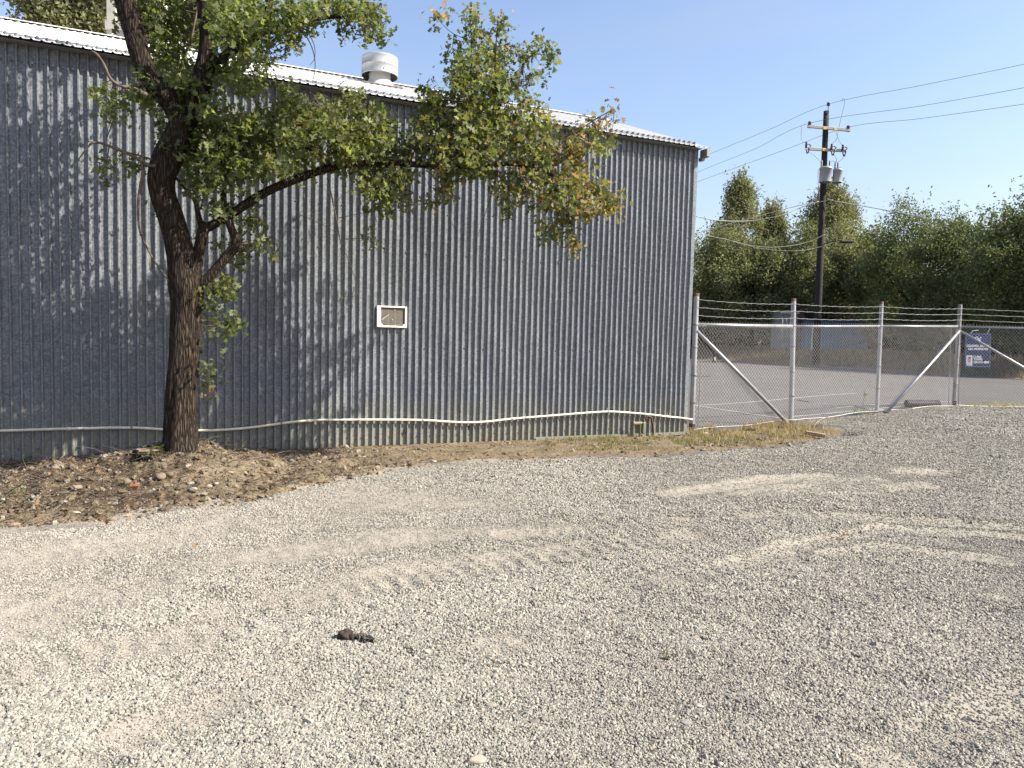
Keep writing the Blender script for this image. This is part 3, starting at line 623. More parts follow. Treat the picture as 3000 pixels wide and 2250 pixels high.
L('branch', [(1400, 486, p+.66, .022), (1440, 400, p+.68, .018), (1462, 320, p+.7, .015), (1450, 230, p+.72, .012), (1452, 140, p+.72, .008), (1460, 70, p+.72, .004)], seg=6, sm=3)
L('branch', [(1340, 488, p+.6, .02), (1370, 400, p+.6, .014), (1378, 300, p+.62, .012), (1380, 200, p+.62, .008), (1382, 120, p+.62, .006), (1376, 50, p+.62, .003)], seg=6, sm=3)
L('branch', [(960, 495, p+.36, .022), (900, 430, p+.36, .018), (870, 380, p+.36, .012), (850, 320, p+.36, .008)], seg=6, sm=3)
L('branch', [(1120, 478, p+.48, .02), (1100, 420, p+.5, .015), (1080, 350, p+.5, .010), (1075, 290, p+.5, .006)], seg=6, sm=3)
L('branch', [(1560, 492, p+.76, .018), (1600, 430, p+.78, .014), (1680, 390, p+.8, .010), (1760, 340, p+.8, .007), (1800, 320, p+.8, .004)], seg=6, sm=3)
L('branch', [(1600, 505, p+.78, .012), (1640, 580, p+.8, .010), (1670, 650, p+.82, .007), (1680, 720, p+.82, .004)], seg=6, sm=3)
L('branch', [(1380, 120, p+.62, .004), (1330, 100, p+.62, .004), (1300, 75, p+.62, .003), (1285, 55, p+.62, .002)], seg=5, sm=2)
L('branch', [(1462, 320, p+.7, .008), (1500, 230, p+.7, .006), (1560, 160, p+.7, .005), (1600, 130, p+.7, .003)], seg=5, sm=2)
# bare and dead twigs, each a branch of its own
for q in ([(470, 480, p+.1, .026), (440, 485, p+.15, .020), (400, 462, p+.2, .018), (350, 440, p+.25, .015), (305, 422, p+.28, .013), (272, 418, p+.3, .012), (250, 440, p+.3, .008), (232, 465, p+.3, .006), (218, 492, p+.3, .003)],
          [(450, 470, p+.1, .015), (425, 460, p+.12, .009), (370, 445, p+.2, .007), (345, 432, p+.22, .004), (312, 408, p+.2, .003)],
          [(272, 418, p+.3, .008), (255, 412, p+.3, .002)],
          [(430, 280, p+.05, .03), (395, 262, p+.12, .022), (345, 248, p+.18, .018), (320, 225, p+.2, .016), (305, 190, p+.22, .014), (285, 160, p+.24, .012), (268, 148, p+.25, .006)],
          [(420, 500, p+.2, .014), (408, 560, p+.22, .014), (404, 620, p+.2, .012), (410, 680, p+.18, .010), (438, 740, p+.14, .009), (470, 790, p+.1, .010), (500, 830, p+.05, .008)],
          [(412, 460, p+.2, .012), (418, 520, p+.2, .012), (406, 580, p+.2, .010)],
          [(440, 755, p+.14, .006), (440, 790, p+.14, .005), (448, 812, p+.14, .003)],
          [(960, 520, p+.35, .008), (985, 640, p+.35, .008), (1000, 720, p+.35, .006), (1022, 760, p+.35, .005), (1040, 820, p+.35, .003), (1052, 875, p+.35, .002)],
          [(900, 90, p+1., .006), (920, 130, p+1., .004), (922, 170, p+1., .003), (908, 190, p+1., .002)],
          [(870, 75, p+.95, .007), (900, 110, p+1., .006), (920, 160, p+1., .005), (922, 210, p+1., .004), (908, 270, p+1., .002)],
          [(782, 95, p+.85, .007), (800, 120, p+.9, .005), (818, 150, p+.9, .003), (824, 168, p+.9, .002)],
          [(880, 630, p+.3, .004), (950, 660, p+.3, .003), (1010, 700, p+.3, .002)],
          [(1010, 48, p+1.15, .006), (1040, 100, p+1.15, .004), (1032, 125, p+1.15, .002)],
          [(1640, 580, p+.8, .006), (1560, 590, p+.8, .005), (1500, 600, p+.8, .003)], [(1250, 500, p+.5, .006), (1310, 560, p+.5, .004), (1320, 640, p+.5, .003), (1340, 690, p+.5, .002)],
          [(1200, 485, p+.5, .006), (1215, 600, p+.5, .004), (1225, 680, p+.5, .002)], [(1460, 500, p+.6, .007), (1430, 600, p+.6, .005), (1400, 690, p+.6, .003)],
          [(650, 150, p+.2, .010), (655, 80, p+.2, .008), (650, 20, p+.2, .006)], [(560, 120, p+.1, .012), (572, 60, p+.1, .01), (585, -5, p+.1, .01)],
          [(640, 300, p+.2, .006), (660, 360, p+.2, .005), (670, 420, p+.2, .003)], [(790, 330, p+.2, .008), (850, 290, p+.2, .006), (905, 260, p+.2, .003)]):
    L('twig', q, seg=6, sm=3, amp=.15, m=M_TWIG)
SKA = np.array(SK)
# ---- foliage
BL = [(470, 50, 110, 75, .75, 0), (385, 40, 30, 60, .9, 0), (535, 60, 60, 70, .85, 0), (660, 50, 60, 60, 1.6, 0), (720, 60, 75, 60, 1.6, 0), (850, 60, 85, 55, 1.6, .1), (840, 110, 40, 25, 1.6, .1), (950, 25, 110, 40, 1.6, .1), (1060, 20, 70, 40, 1.6, .2), (1080, 70, 50, 45, 1.6, .2), (1118, 100, 16, 18, 1.6, .1), (1010, 88, 18, 10, 1.6, .3),
      (690, 120, 60, 50, .8, 0), (735, 180, 50, 45, 1.6, 0), (660, 195, 40, 50, .8, 0), (480, 150, 55, 45, .75, 0), (520, 200, 60, 45, .75, 0), (560, 130, 30, 50, .6, 0), (790, 145, 25, 18, 1.6, .1), (1230, 0, 1, 1, 1, 0),
      (460, 260, 60, 40, .8, 0), (540, 270, 80, 45, .85, .05), (600, 320, 100, 60, .95, .12), (500, 330, 60, 40, .8, .05), (640, 370, 90, 60, .95, .15), (550, 420, 70, 60, .9, .05), (620, 450, 90, 60, .95, .05), (600, 520, 70, 45, .9, .02), (560, 480, 40, 40, .85, .02), (680, 520, 80, 45, .95, .05), (700, 440, 80, 60, 1.0, .1), (760, 370, 80, 60, 1.0, .12), (770, 470, 80, 55, 1.0, .1), (840, 320, 70, 45, 1.0, .15), (850, 400, 90, 60, 1.0, .12), (870, 480, 80, 40, 1.0, .1), (735, 260, 45, 35, .9, .1), (830, 270, 30, 25, .9, .1),
      (940, 330, 90, 50, 1.05, .2), (960, 420, 90, 60, 1.05, .2), (1050, 310, 70, 45, 1.05, .2), (1060, 400, 90, 60, 1.08, .2), (1050, 480, 90, 45, 1.05, .15), (1120, 440, 70, 60, 1.1, .2), (1110, 530, 70, 50, 1.08, .2), (1150, 580, 50, 40, 1.08, .2), (1090, 560, 40, 35, 1.08, .1), (1130, 360, 50, 40, 1.1, .3), (1180, 500, 40, 60, 1.1, .15), (1100, 620, 18, 12, 1.0, .2), (1085, 705, 14, 22, 1.0, .1),
      (1240, 400, 60, 60, 1.15, .25), (1280, 330, 55, 50, 1.15, .3), (1260, 280, 35, 35, 1.15, .4), (1300, 430, 80, 60, 1.15, .25), (1330, 310, 70, 55, 1.15, .2), (1400, 330, 70, 60, 1.2, .2), (1370, 400, 90, 60, 1.2, .25), (1450, 410, 90, 60, 1.2, .25), (1440, 320, 70, 50, 1.2, .2), (1330, 490, 80, 40, 1.2, .3), (1430, 480, 90, 40, 1.2, .3), (1320, 560, 50, 25, 1.1, .4), (1275, 595, 22, 20, 1.1, .4), (1360, 240, 60, 50, 1.2, .25), (1440, 250, 60, 55, 1.2, .2), (1400, 180, 60, 55, 1.2, .25), (1470, 170, 30, 60, 1.2, .25), (1382, 110, 25, 40, 1.2, .3), (1384, 45, 25, 35, 1.2, .35), (1465, 85, 22, 35, 1.2, .3), (1490, 235, 40, 35, 1.2, .2), (1530, 165, 40, 22, 1.2, .25), (1600, 130, 26, 20, 1.2, .2), (1595, 175, 32, 18, 1.2, .15), (1570, 225, 30, 16, 1.2, .2), (1290, 50, 18, 18, 1.2, .6), (1333, 118, 10, 12, 1.2, .5), (1305, 162, 8, 8, 1.2, .4), (1350, 165, 20, 25, 1.2, .2),
      (1540, 400, 80, 60, 1.25, .3), (1550, 320, 45, 45, 1.25, .3), (1545, 285, 20, 18, 1.25, .3), (1590, 370, 40, 40, 1.25, .35), (1560, 480, 90, 55, 1.3, .4), (1640, 440, 70, 45, 1.35, .55), (1700, 420, 60, 35, 1.4, .7), (1740, 380, 35, 28, 1.4, .6), (1790, 432, 45, 18, 1.4, .35), (1690, 480, 40, 50, 1.35, .6), (1785, 325, 14, 12, 1.4, .95), (1752, 355, 10, 14, 1.4, .95),
      (1640, 540, 80, 45, 1.4, .5), (1710, 540, 40, 35, 1.4, .8), (1770, 560, 45, 45, 1.45, .4), (1740, 620, 60, 30, 1.45, .85), (1690, 600, 60, 35, 1.4, .6), (1600, 590, 60, 35, 1.35, .35), (1610, 670, 50, 30, 1.35, .35), (1640, 640, 30, 30, 1.35, .5), (1670, 725, 26, 26, 1.4, .5), (1680, 690, 18, 15, 1.4, .4), (1480, 540, 60, 25, 1.25, .3), (1490, 610, 16, 35, 1.25, .2), (1520, 560, 40, 30, 1.3, .4), (1800, 600, 20, 30, 1.45, .9),
      (300, 275, 38, 18, .95, .1), (350, 300, 35, 18, .9, .05), (400, 280, 40, 25, .85, .05), (330, 328, 25, 15, .9, .0), (330, 480, 28, 22, .95, 0), (385, 490, 25, 15, .9, 0), (465, 390, 12, 25, .8, 0), (458, 580, 10, 10, .7, 0), (485, 632, 12, 10, .8, 0),
      (640, 830, 20, 16, .85, .05), (675, 845, 40, 24, .85, .1), (600, 868, 22, 14, .85, .15), (610, 895, 18, 16, .85, .1), (660, 950, 35, 28, .85, .05), (690, 945, 10, 22, .9, .05), (720, 715, 38, 25, .9, .15), (760, 705, 15, 15, .9, .2), (788, 738, 14, 11, .9, .4), (640, 708, 22, 14, .85, 0), (700, 770, 22, 14, .85, .1), (760, 640, 25, 20, .95, .1), (650, 600, 50, 22, .9, .1), (735, 660, 20, 15, .9, .1), (605, 1075, 14, 14, .8, .15), (628, 1160, 9, 14, .8, .5), (612, 1120, 6, 8, .8, .6), (555, 802, 8, 8, .9, .2), (590, 990, 6, 10, .8, 0),
      (1000, 868, 5, 4, 1.0, 1.0)]
OFFSCREEN = [(360, -90, 120, 60, .8, 0), (520, -120, 110, 70, .9, 0), (680, -70, 110, 50, .9, 0), (640, -220, 120, 80, 1.0, 0), (450, -250, 110, 90, .9, 0), (560, -380, 140, 80, 1.1, 0), (300, -200, 80, 60, .9, 0)]
LP = np.array([(0, 0), (.07, -.10), (.16, -.20), (.28, -.08), (.42, -.46), (.56, -.12), (.80, -.38), (.80, -.12), (1., 0), (.80, .12), (.80, .38), (.56, .12), (.42, .46), (.28, .08), (.16, .20), (.07, .10)])
LP = LP[[0, 2, 3, 4, 5, 6, 8, 10, 11, 12, 13, 14]]
def leafcloud(centres, sizes, cols, seed=1, fold=.35):
    """centres (n,3), one lobed leaf each"""
    r = np.random.default_rng(seed); n = len(centres)
    d = r.normal(size=(n, 3)); d[:, 2] -= .35; d /= np.linalg.norm(d, axis=1)[:, None]
    q = r.normal(size=(n, 3)); q[:, 2] += .9; q = np.cross(d, q); q /= np.linalg.norm(q, axis=1)[:, None]; nn = np.cross(q, d)
    k = len(LP); lx = LP[:, 0][None, :, None]; ly = LP[:, 1][None, :, None]
    V = centres[:, None]+sizes[:, None, None]*(d[:, None]*lx+q[:, None]*ly*.95+nn[:, None]*(np.abs(ly)*fold-(lx-.4)**2*.35*r.uniform(-.3, 1.4, (n, 1, 1))))
    return V.reshape(-1, 3), np.arange(n*k), np.full(n, k), np.repeat(cols, k, 0)
def leafcol(n, br, r):
    """greens drifting to yellow and brown by br"""
    g = np.array([.072, .096, .032]); g2 = np.array([.19, .215, .086]); y = np.array([.17, .15, .055]); b = np.array([.28, .18, .105])
    t = r.uniform(0, 1, (n, 1)); c = g*(1-t)+g2*t; u_ = r.uniform(0, 1, n)
    c = np.where((u_ < np.maximum(0, br-.2)*.6)[:, None], b*r.uniform(.7, 1.25, (n, 1)), np.where((u_ < br*1.1)[:, None], y*r.uniform(.7, 1.1, (n, 1))*.8+c*.2, c))
    return c*r.uniform(.75, 1.25, (n, 1))
def make_foliage():
    r = np.random.default_rng(5); Cc = []; Br = []; tw = MB()
    for gi, (lst, dens) in enumerate(((BL, 3.8), (OFFSCREEN, 1.7))):
        for (cx, cy, rx, ry, off, br) in lst:
            n = max(1, int(dens*rx*ry/600)+ (1 if rx < 30 else 0))
            if rx <= 1: continue
            for _ in range(n):
                while True:
                    a, b = r.uniform(-1, 1, 2)
                    if a*a+b*b < 1: break
                a *= .86; b *= .86
                dep = 1.45+(off-.62)*.72+max(0, off-1)*.35+r.normal()*.26*min(1, rx/60)
                dep -= .35 if (cx < 600 and cy < 240) or (430 < cx+a*rx < 590 and cy > 300) else 0
                c = W(cx+a*rx, cy+b*ry, max(.3, dep)); Cc.append(c); Br.append(br)
    Cc = np.array(Cc); Br = np.array(Br)
    # twigs from the nearest limb point towards each cluster
    for i, c in enumerate(Cc):
        dd = np.linalg.norm(SKA-c, axis=1); j = int(dd.argmin()); a = SKA[j]; v = c-a; ln = np.linalg.norm(v)
        if ln > .9: a = c-v/ln*.5+np.array([0, 0, -.05])
        if i % 2 == 0 or ln < .35: mid = (a+c)/2+r.normal(size=3)*.03; tw.tube([a, mid, c+(c-mid)*.15], [.0045, .0032, .0015], 4, False)
    leaves = []; cols = []
    for c, b in zip(Cc, Br):
        k = r.integers(12, 22) if b < .99 else 2; sp = r.uniform(.03, .06)
        ax = r.normal(size=3); ax /= np.linalg.norm(ax); t = r.uniform(-1, 1, (k, 1))
        leaves.append(c+ax*t*.09+r.normal(size=(k, 3))*sp); cols.append(leafcol(k, b, r)*r.uniform(.85, 1.15))
    C_ = np.concatenate(leaves); K = np.concatenate(cols); sz = r.uniform(.036, .070, len(C_))*np.where(r.uniform(0, 1, len(C_)) < .2, 1.5, 1.)
    V, lo, szs, cc = leafcloud(C_, sz, K, 3)
    o = npmesh('foliage', V, lo, szs, M_LEAF, OAK, cc); tag(o, kind='stuff'); print('leaves', len(C_), 'clusters', len(Cc))
    tag(tw.build('twigs', M_TWIG, OAK), kind='stuff')
make_foliage()
# ---- stump and its shoot
sp_ = G(438, 1352); sp_ = W(438, 1345, 1.62); sp_[2] = gz(sp_[0], sp_[1])
ST = thing('tree_stump', sp_, 'low sawn tree stump with a small green shoot beside the oak trunk', 'stump')
mb = MB(); zt = W(438, 1318, 1.62)[2]-sp_[2]
ws = [random.uniform(.85, 1.2) for _ in range(18)]
mb.tube([sp_-up*.08, sp_+up*zt*.5, sp_+up*zt], [.15, .13, .122], 18, True, wob=lambda i, k: ws[k]); mb.build('bark', M_BARK, ST)
mb = MB(); mb.tube([sp_+up*(zt-.004), sp_+up*(zt+.008)], [.112, .107], 18, True, wob=lambda i, k: ws[k]); mb.build('cut_top', simple('cut_wood', (.20, .145, .09), .85, 0, .35, 25), ST)
r = np.random.default_rng(8); c = W(452, 1325, 1.74); c[2] = max(c[2], gz(c[0], c[1])+.06); Cn = c+r.normal(size=(34, 3))*[.04, .04, .035]
V, lo, s_, cc = leafcloud(Cn, r.uniform(.03, .055, 34), leafcol(34, 0, r)*.9, 4); tag(npmesh('shoot', V, lo, s_, M_LEAF, ST, cc), kind='stuff')
# ================================================================ fence
PB = [at(2026, 1262, 12.4), at(2318, 1235, 13.9), at(2569, 1207, 15.5), at(2795, 1190, 16.8)]
PT = [at(2041, 862, 12.45), at(2325, 877, 13.95), at(2583, 886, 15.55), at(2813, 893, 16.85)]
pe = at(3260, 1196, 16.9); pe = np.array([pe[0], pe[1], PB[3][2]+.0]); PB.append(pe); PT.append(pe+up*2.3)
FEN = thing('chain_link_fence', PB[0], 'tall chain link fence with barbed wire strands running right from the shed corner', 'fence')
def lerp(a, b, t): return a+(b-a)*t
zr = [W(2040, 950, 0)[2]]
railz = []
for i, (x, y, Z) in enumerate(((2040, 951, 12.43), (2325, 956, 13.93), (2578, 955, 15.53), (2805, 956, 16.83))): railz.append(at(x, y, Z)[2])
railz.append(railz[3]+.0)
def onpost(i, z): t = (z-PB[i][2])/(PT[i][2]-PB[i][2]); return lerp(PB[i], PT[i], t)
FM = []
for i in range(5):
    r_ = .045 if i in (0, 1, 3) else .038
    mb = MB(); a = PB[i]-up*.3; mb.tube([a, PB[i]+(PT[i]-PB[i])*.5, PT[i]-up*.01], r_, 12, False); mb.lathe(PT[i]-up*.01, [(r_, 0), (r_*.8, .012), (.001, .018)], 12)
    o = mb.build('post', M_STEELD if i == 3 else M_STEEL, FEN, True)
    mb = MB(); mb.lathe(PT[i]-up*.085, [(r_+.002, 0), (r_+.002, .10), (.001, .108)], 12)
    if i < 3: mb.build('rusty_cap', M_RUST, FEN, True)
    mb = MB(); mb.lathe(PB[i]-up*.05, [(r_+.002, 0), (r_+.0025, .17 if i in (0, 3) else .06)], 12)
    mb.build('rust_stain', M_RUST, FEN)
    for z in (railz[i], railz[i]-.38, railz[i]-.85, railz[i]-1.3):
        mb = MB(); c = onpost(i, z); mb.tube([c-up*.012, c+up*.012], r_+.005, 12); mb.build('tension_band', M_STEELD, FEN, True)
# rails
for i, r_ in ((0, .032), (1, .021), (2, .021), (3, .021)):
    a = onpost(i, railz[i]); b = onpost(i+1, railz[i+1]); mb = MB(); mb.tube([a, lerp(a, b, .5)-up*.004, b], r_, 10); mb.build('top_rail', M_STEEL, FEN, True)
# braces
for a, b, r_ in ((onpost(0, railz[0]-.10)-Nw*0, at(2303, 1240, 13.75), .032), (onpost(3, railz[3]-.10), at(2596, 1203, 15.45), .028), (onpost(3, railz[3]-.10), lerp(PB[3], PB[4], .86)+up*.04, .028)):
    dd = b-a; dd /= np.linalg.norm(dd); mb = MB(); nn = np.array([.35, -.9, 0])*.05
    mb.tube([a+nn*.6, lerp(a, b, .5)+nn, b+nn+dd*.06], r_, 10); mb.build('brace', M_STEEL, FEN, True)
# woven wire, bottom wire, barbed strands
M_WIRE = simple('fence_wire', (.48, .47, .45), .45, .4, .1, 5); M_BARB = simple('barbed_wire', (.24, .235, .225), .5, .4, .15, 8)
for i in range(4):
    mb = MB(); a0, b0_ = onpost(i, PB[i][2]+.03 if i < 2 else PB[i][2]+.04), onpost(i+1, PB[i+1][2]+.04)
    a1, b1_ = onpost(i, railz[i]+.03), onpost(i+1, railz[i+1]+.03)
    L = float(np.linalg.norm((b0_-a0)[:2])); Hh = float(a1[2]-a0[2]); wv = .075; fn = np.cross((b0_-a0)/np.linalg.norm(b0_-a0), up); 
    def P(s, t):  # s along 0..L, t 0..Hh
        u_ = s/L; q = lerp(lerp(a0, b0_, u_), lerp(a1, b1_, u_), t/Hh); return q-fn*.0+np.array([.3, -.9, 0])*(.03+.012*math.sin(s*2.3+t*1.7+i))
    sl_ = 1.0
    for sgn in (1, -1):
        k = -Hh/sl_ if sgn > 0 else 0
        while k < (L if sgn > 0 else L+Hh/sl_):
            s_a, t_a, s_b, t_b = k, 0, k+sgn*Hh/sl_, Hh
            # clip to 0..L
            def cl(s_, t_, s2, t2, lim, lo):
                if (s_ < lim) == lo and abs(s2-s_) > 1e-9: f_ = (lim-s_)/(s2-s_); return lim, t_+(t2-t_)*f_
                return s_, t_
            pa = cl(*cl(s_a, t_a, s_b, t_b, 0, True), s_b, t_b, L, False); pb = cl(*cl(s_b, t_b, s_a, t_a, 0, True), s_a, t_a, L, False)
            if abs(pa[0]-pb[0]) > .02:
                mb.tube([P(*lerp(np.array(pa), np.array(pb), t)) for t in (0, .33, .66, 1)], .0015, 3, False)
            k += wv
    for k in np.arange(0, L, wv):
        q = P(k, Hh); mb.tube([q, q+up*.025+fn*.0], .0028, 3, False)
    mb.build('wire_mesh', M_WIRE, FEN)
    mb = MB(); mb.tube([P(L*t, 0)-up*.01+up*.015*math.sin(t*9+i) for t in np.linspace(0, 1, 9)], .0045, 4, False); mb.build('bottom_wire', M_WIRE, FEN)
    mb = MB(); zz = Hh-.1
    for t in np.arange(.3, L, .6):
        q = P(t, Hh-.03); mb.tube([q-up*.03, q+np.array([.3, -.9, 0])*.015, q+up*.02], .004, 4, False)
    mb.build('wire_ties', M_STEELD, FEN)
    for j, dz in enumerate((.145, .275, .40)):
        a = onpost(i, railz[i]+dz*(PT[i][2]-railz[i])/.49); b = onpost(i+1, railz[i+1]+dz*(PT[i+1][2]-railz[i+1])/.49)
        off = np.array([.02, -.05, 0]); mb = MB(); N = 44; pts = []
        for k in range(N+1):
            t = k/N; q = lerp(a, b, t)+off-up*(.025*4*t*(1-t))+up*.004*math.sin(t*61+j*3+i); pts.append(q)
        mb.tube(pts, .0036, 4, False)
        for t in np.arange(.1/L, 1, .13/L):
            q = lerp(a, b, t)+off-up*(.025*4*t*(1-t)); an = t*50
            for s_ in (0, 1.6):
                v_ = np.array([math.cos(an+s_)*.3, 0, math.sin(an+s_)])*.017; mb.tube([q-v_, q+v_], .003, 3, False)
        mb.build('barbed_wire', M_BARB, FEN)
for (x, yt, yb_) in ((2049, 1070, 1250), (2783, 960, 1190), (2812, 960, 1190)):
    Z = 12.35 if x < 2100 else 16.7; mb = MB(); mb.tube([at(x+(4 if x < 2100 else 3), yt, Z), at(x-4, yb_, Z)], .008, 5); mb.build('tension_bar', M_STEELD, FEN)
# small upright against the shed corner
mb = MB(); a = at(2014, 1050, 12.5); b = at(2004, 1255, 12.4); mb.tube([a, b], .02, 8); o = mb.build('gate_pole', M_STEEL, FEN, True)
# ---- sign
sc_ = [at(2829, 978, 17.35), at(2905, 975, 17.35), at(2900, 1079, 17.35), at(2824, 1074, 17.35)]
o0 = (sc_[2]+sc_[3])/2
SIGN = thing('estate_sign', o0, 'navy blue real estate sign with white lettering tied behind the chain link fence', 'sign')
sx_ = (sc_[1]-sc_[0]+sc_[2]-sc_[3])/2; sw_ = float(np.linalg.norm(sx_)); sx_ /= sw_; sy_ = (sc_[0]-sc_[3]+sc_[1]-sc_[2])/2; sh_ = float(np.linalg.norm(sy_)); sy_ /= sh_
sc0 = sum(sc_)/4; sn = np.cross(sx_, sy_); sy_ = np.cross(sn, sx_); sn /= np.linalg.norm(sn)
m_navy = simple('navy_board', (.008, .012, .062), .4, 0, .1); m_lt = simple('white_print', (.70, .70, .72), .6, 0, .05)
mb = MB(); mb.box(sc0, (sw_, sh_, .012), sx_, sy_, sn); mb.build('board', m_navy, SIGN)
mb = MB()
for (u0, v0, w_, h_) in ((0, .475, .96, .006), (0, -.475, .96, .006), (-.465, 0, .008, .95), (.465, 0, .008, .95)): mb.box(sc0+sx_*u0*sw_+sy_*v0*sh_+sn*.008, (w_*sw_, h_*sh_, .002), sx_, sy_, sn)
mb.build('border', simple('pale_blue_print', (.22, .27, .42), .5, 0, .05), SIGN)
def text(s, u0, v0, size, m=m_lt, name='lettering', wid=None):
    cu = bpy.data.curves.new(name, 'FONT'); cu.body = s; cu.size = size; cu.align_x = 'LEFT'; cu.align_y = 'CENTER'; cu.extrude = .001; cu.offset = size*.012
    t = bpy.data.objects.new(name, cu); COL.objects.link(t); bpy.context.view_layer.update()
    dg = bpy.context.evaluated_depsgraph_get(); me = bpy.data.meshes.new_from_object(t.evaluated_get(dg)); bpy.data.objects.remove(t)
    xs_ = [v.co.x for v in me.vertices]; k = (wid/(max(xs_)-min(xs_))) if wid else 1.
    b = sc0+sx_*u0*sw_+sy_*v0*sh_+sn*.010-ORG[SIGN.name]
    for v in me.vertices: q = b+sx_*(v.co.x-min(xs_))*k+sy_*v.co.y+sn*v.co.z; v.co = q
    link(name, me, m, SIGN)
text('COLDWELL BANKER', -.44, .125, .075, wid=.88*sw_); text('C&C PROPERTIES', -.38, .035, .068, wid=.76*sw_)
text('CHRIS', -.17, -.195, .075, wid=.30*sw_); text('YOUNG', -.17, -.265, .072, wid=.34*sw_); text('530-515-4809', -.17, -.350, .075, wid=.60*sw_)
text('CalBRE #', -.17, -.415, .030, wid=.44*sw_) if False else None
text('G', -.11, .345, .11, name='logo'); text('B', -.01, .285, .13, name='logo')
mb = MB(); c = sc0+sx_*.10*sw_+sy_*.375*sh_+sn*.01; k = 5
mb.add([c+(sx_*math.sin(a)+sy_*math.cos(a))*(.022 if i % 2 == 0 else .009) for i, a in enumerate(np.linspace(0, 2*math.pi, 10, False))]+[c], [(10, (i+1) % 10, i) for i in range(10)]); mb.build('logo_star', m_lt, SIGN)
for (u0, v0, w_, h_, cc, nm, dz) in ((-.325, -.30, .235, .30, (.42, .45, .50), 'portrait', .008), (-.325, -.285, .12, .16, (.33, .17, .12), 'portrait_face', .010), (-.325, -.212, .13, .045, (.10, .06, .04), 'portrait_hair', .012), (-.325, -.405, .19, .085, (.30, .36, .48), 'portrait_shirt', .011)):
    mb = MB(); c = sc0+sx_*u0*sw_+sy_*v0*sh_+sn*dz
    q = [c+sx_*math.cos(a)*w_*sw_/2*1.1+sy_*math.sin(a)*h_*sh_/2*1.1 for a in np.linspace(0, 2*math.pi, 12, False)] if nm != 'portrait' else [c+sx_*w_*sw_/2*i+sy_*h_*sh_/2*j for i, j in ((-1, -1), (1, -1), (1, 1), (-1, 1))]
    mb.add(q, [tuple(range(len(q)))]); mb.build(nm, simple(nm, cc, .6, 0, .05), SIGN)
mb = MB(); mb.tube([sc_[0]+sx_*.1-sy_*.02, sc_[0]+sx_*.16+sy_*.07, sc_[0]+sx_*.3+sy_*.09], .006, 5); mb.tube([sc_[1]-sx_*.1-sy_*.02, sc_[1]-sx_*.04+sy_*.1], .005, 5); mb.build('tie', M_WHITE, SIGN)
# ---- bollard, drain pipe, board, plant by the fence
q = ga(2092, 1063)
BO = thing('bollard', q, 'short black bollard with a white sticker on the asphalt edge near the trees', 'bollard')
mb = MB(); mb.lathe(q, [(.12, 0), (.12, .1), (.09, .12), (.105, .45), (.13, .6), (.09, .74), (.001, .78)], 12); mb.build('body', M_DARK, BO, True)
mb = MB(); mb.box(q+np.array([.02, -.115, .27]), (.10, .01, .2)); mb.build('sticker', M_WHITE, BO)
q = at(2703, 1189, 16.75); q[2] = float(asp_z(q[0], q[1]))+.09
dv = np.array([.97, .2, 0]); dv /= np.linalg.norm(dv)
mb = MB(); N = 60; mb.tube([q+dv*(t-.5)*.85 for t in np.linspace(0, 1, N)], [.075+.012*(i % 3 == 0) for i in range(N)], 10)
tag(mb.build('corrugated_drainpipe', M_DARK, None, True), 'black ribbed drainpipe lying on the asphalt left of the tallest brace post', 'pipe')
# ================================================================ utility pole
PZ = 46.
pb = at(2390, 1062, PZ); pt = at(2421, 326, PZ); POLE = thing('utility_pole', pb, 'tall dark wooden utility pole with two crossarms and two grey transformers', 'utility pole')
def pp(y, dx=0, dy=0., dz=0.): t = (y-1062)/(326-1062); c = lerp(pb, pt, t); k = PZ/FPX; return c+Rv*dx*k+np.array([0, dy, dz])
m_pole = simple('creosoted_pole', (.013, .010, .009), .85, 0, .5, 1.2, .01, 8, (6, 6, .5))
mb = MB(); mb.tube([lerp(pb-up*.5, pt, t) for t in np.linspace(0, 1, 12)], [lerp(.235, .165, t) for t in np.linspace(0, 1, 12)], 14); mb.build('pole', m_pole, POLE, True)
mb = MB(); mb.box(pp(655, 3, -.19, 0), (.12, .03, .6)); mb.build('rust_patch', M_RUST, POLE)
k = PZ/FPX; m_arm = simple('grey_crossarm', (.36, .355, .32), .6, 0, .1); m_yel = simple('yellow_marker', (.75, .58, .03), .5, 0, .05); m_ins = simple('brown_insulator', (.045, .035, .035), .3)
ends = {}
for nm, (x0, y0, x1, y1) in (('hi', (2366, 370, 2491, 382)), ('lo', (2367, 436, 2480, 442))):
    a = at(x0, y0, PZ-.25); b = at(x1, y1, PZ-.25); dd = (b-a)/np.linalg.norm(b-a); mb = MB(); mb.box((a+b)/2, (np.linalg.norm(b-a), .13, .17), dd, np.cross(up, dd), up, bev=.015); mb.build('crossarm', m_arm, POLE)
    for x_, y_ in (((2417, 375), (2448, 378)) if nm == 'hi' else ((2415, 438), (2443, 440))):
        mb = MB(); mb.box(at(x_, y_, PZ-.325), (.17, .008, .155), dd, np.cross(up, dd), up); mb.build('yellow_marker', m_yel, POLE)
INS = {'a': (2427, 305), 'b': (2372, 361), 'c': (2485, 373)}
for n_, (x, y) in INS.items():
    c = at(x, y, PZ-.25); mb = MB(); mb.lathe(c, [(.02, -.32 if n_ != 'a' else -.55), (.02, -.12), (.09, -.10), (.11, -.03), (.08, .02), (.11, .05), (.08, .10), (.001, .13)], 10); mb.build('insulator', m_ins, POLE, True)
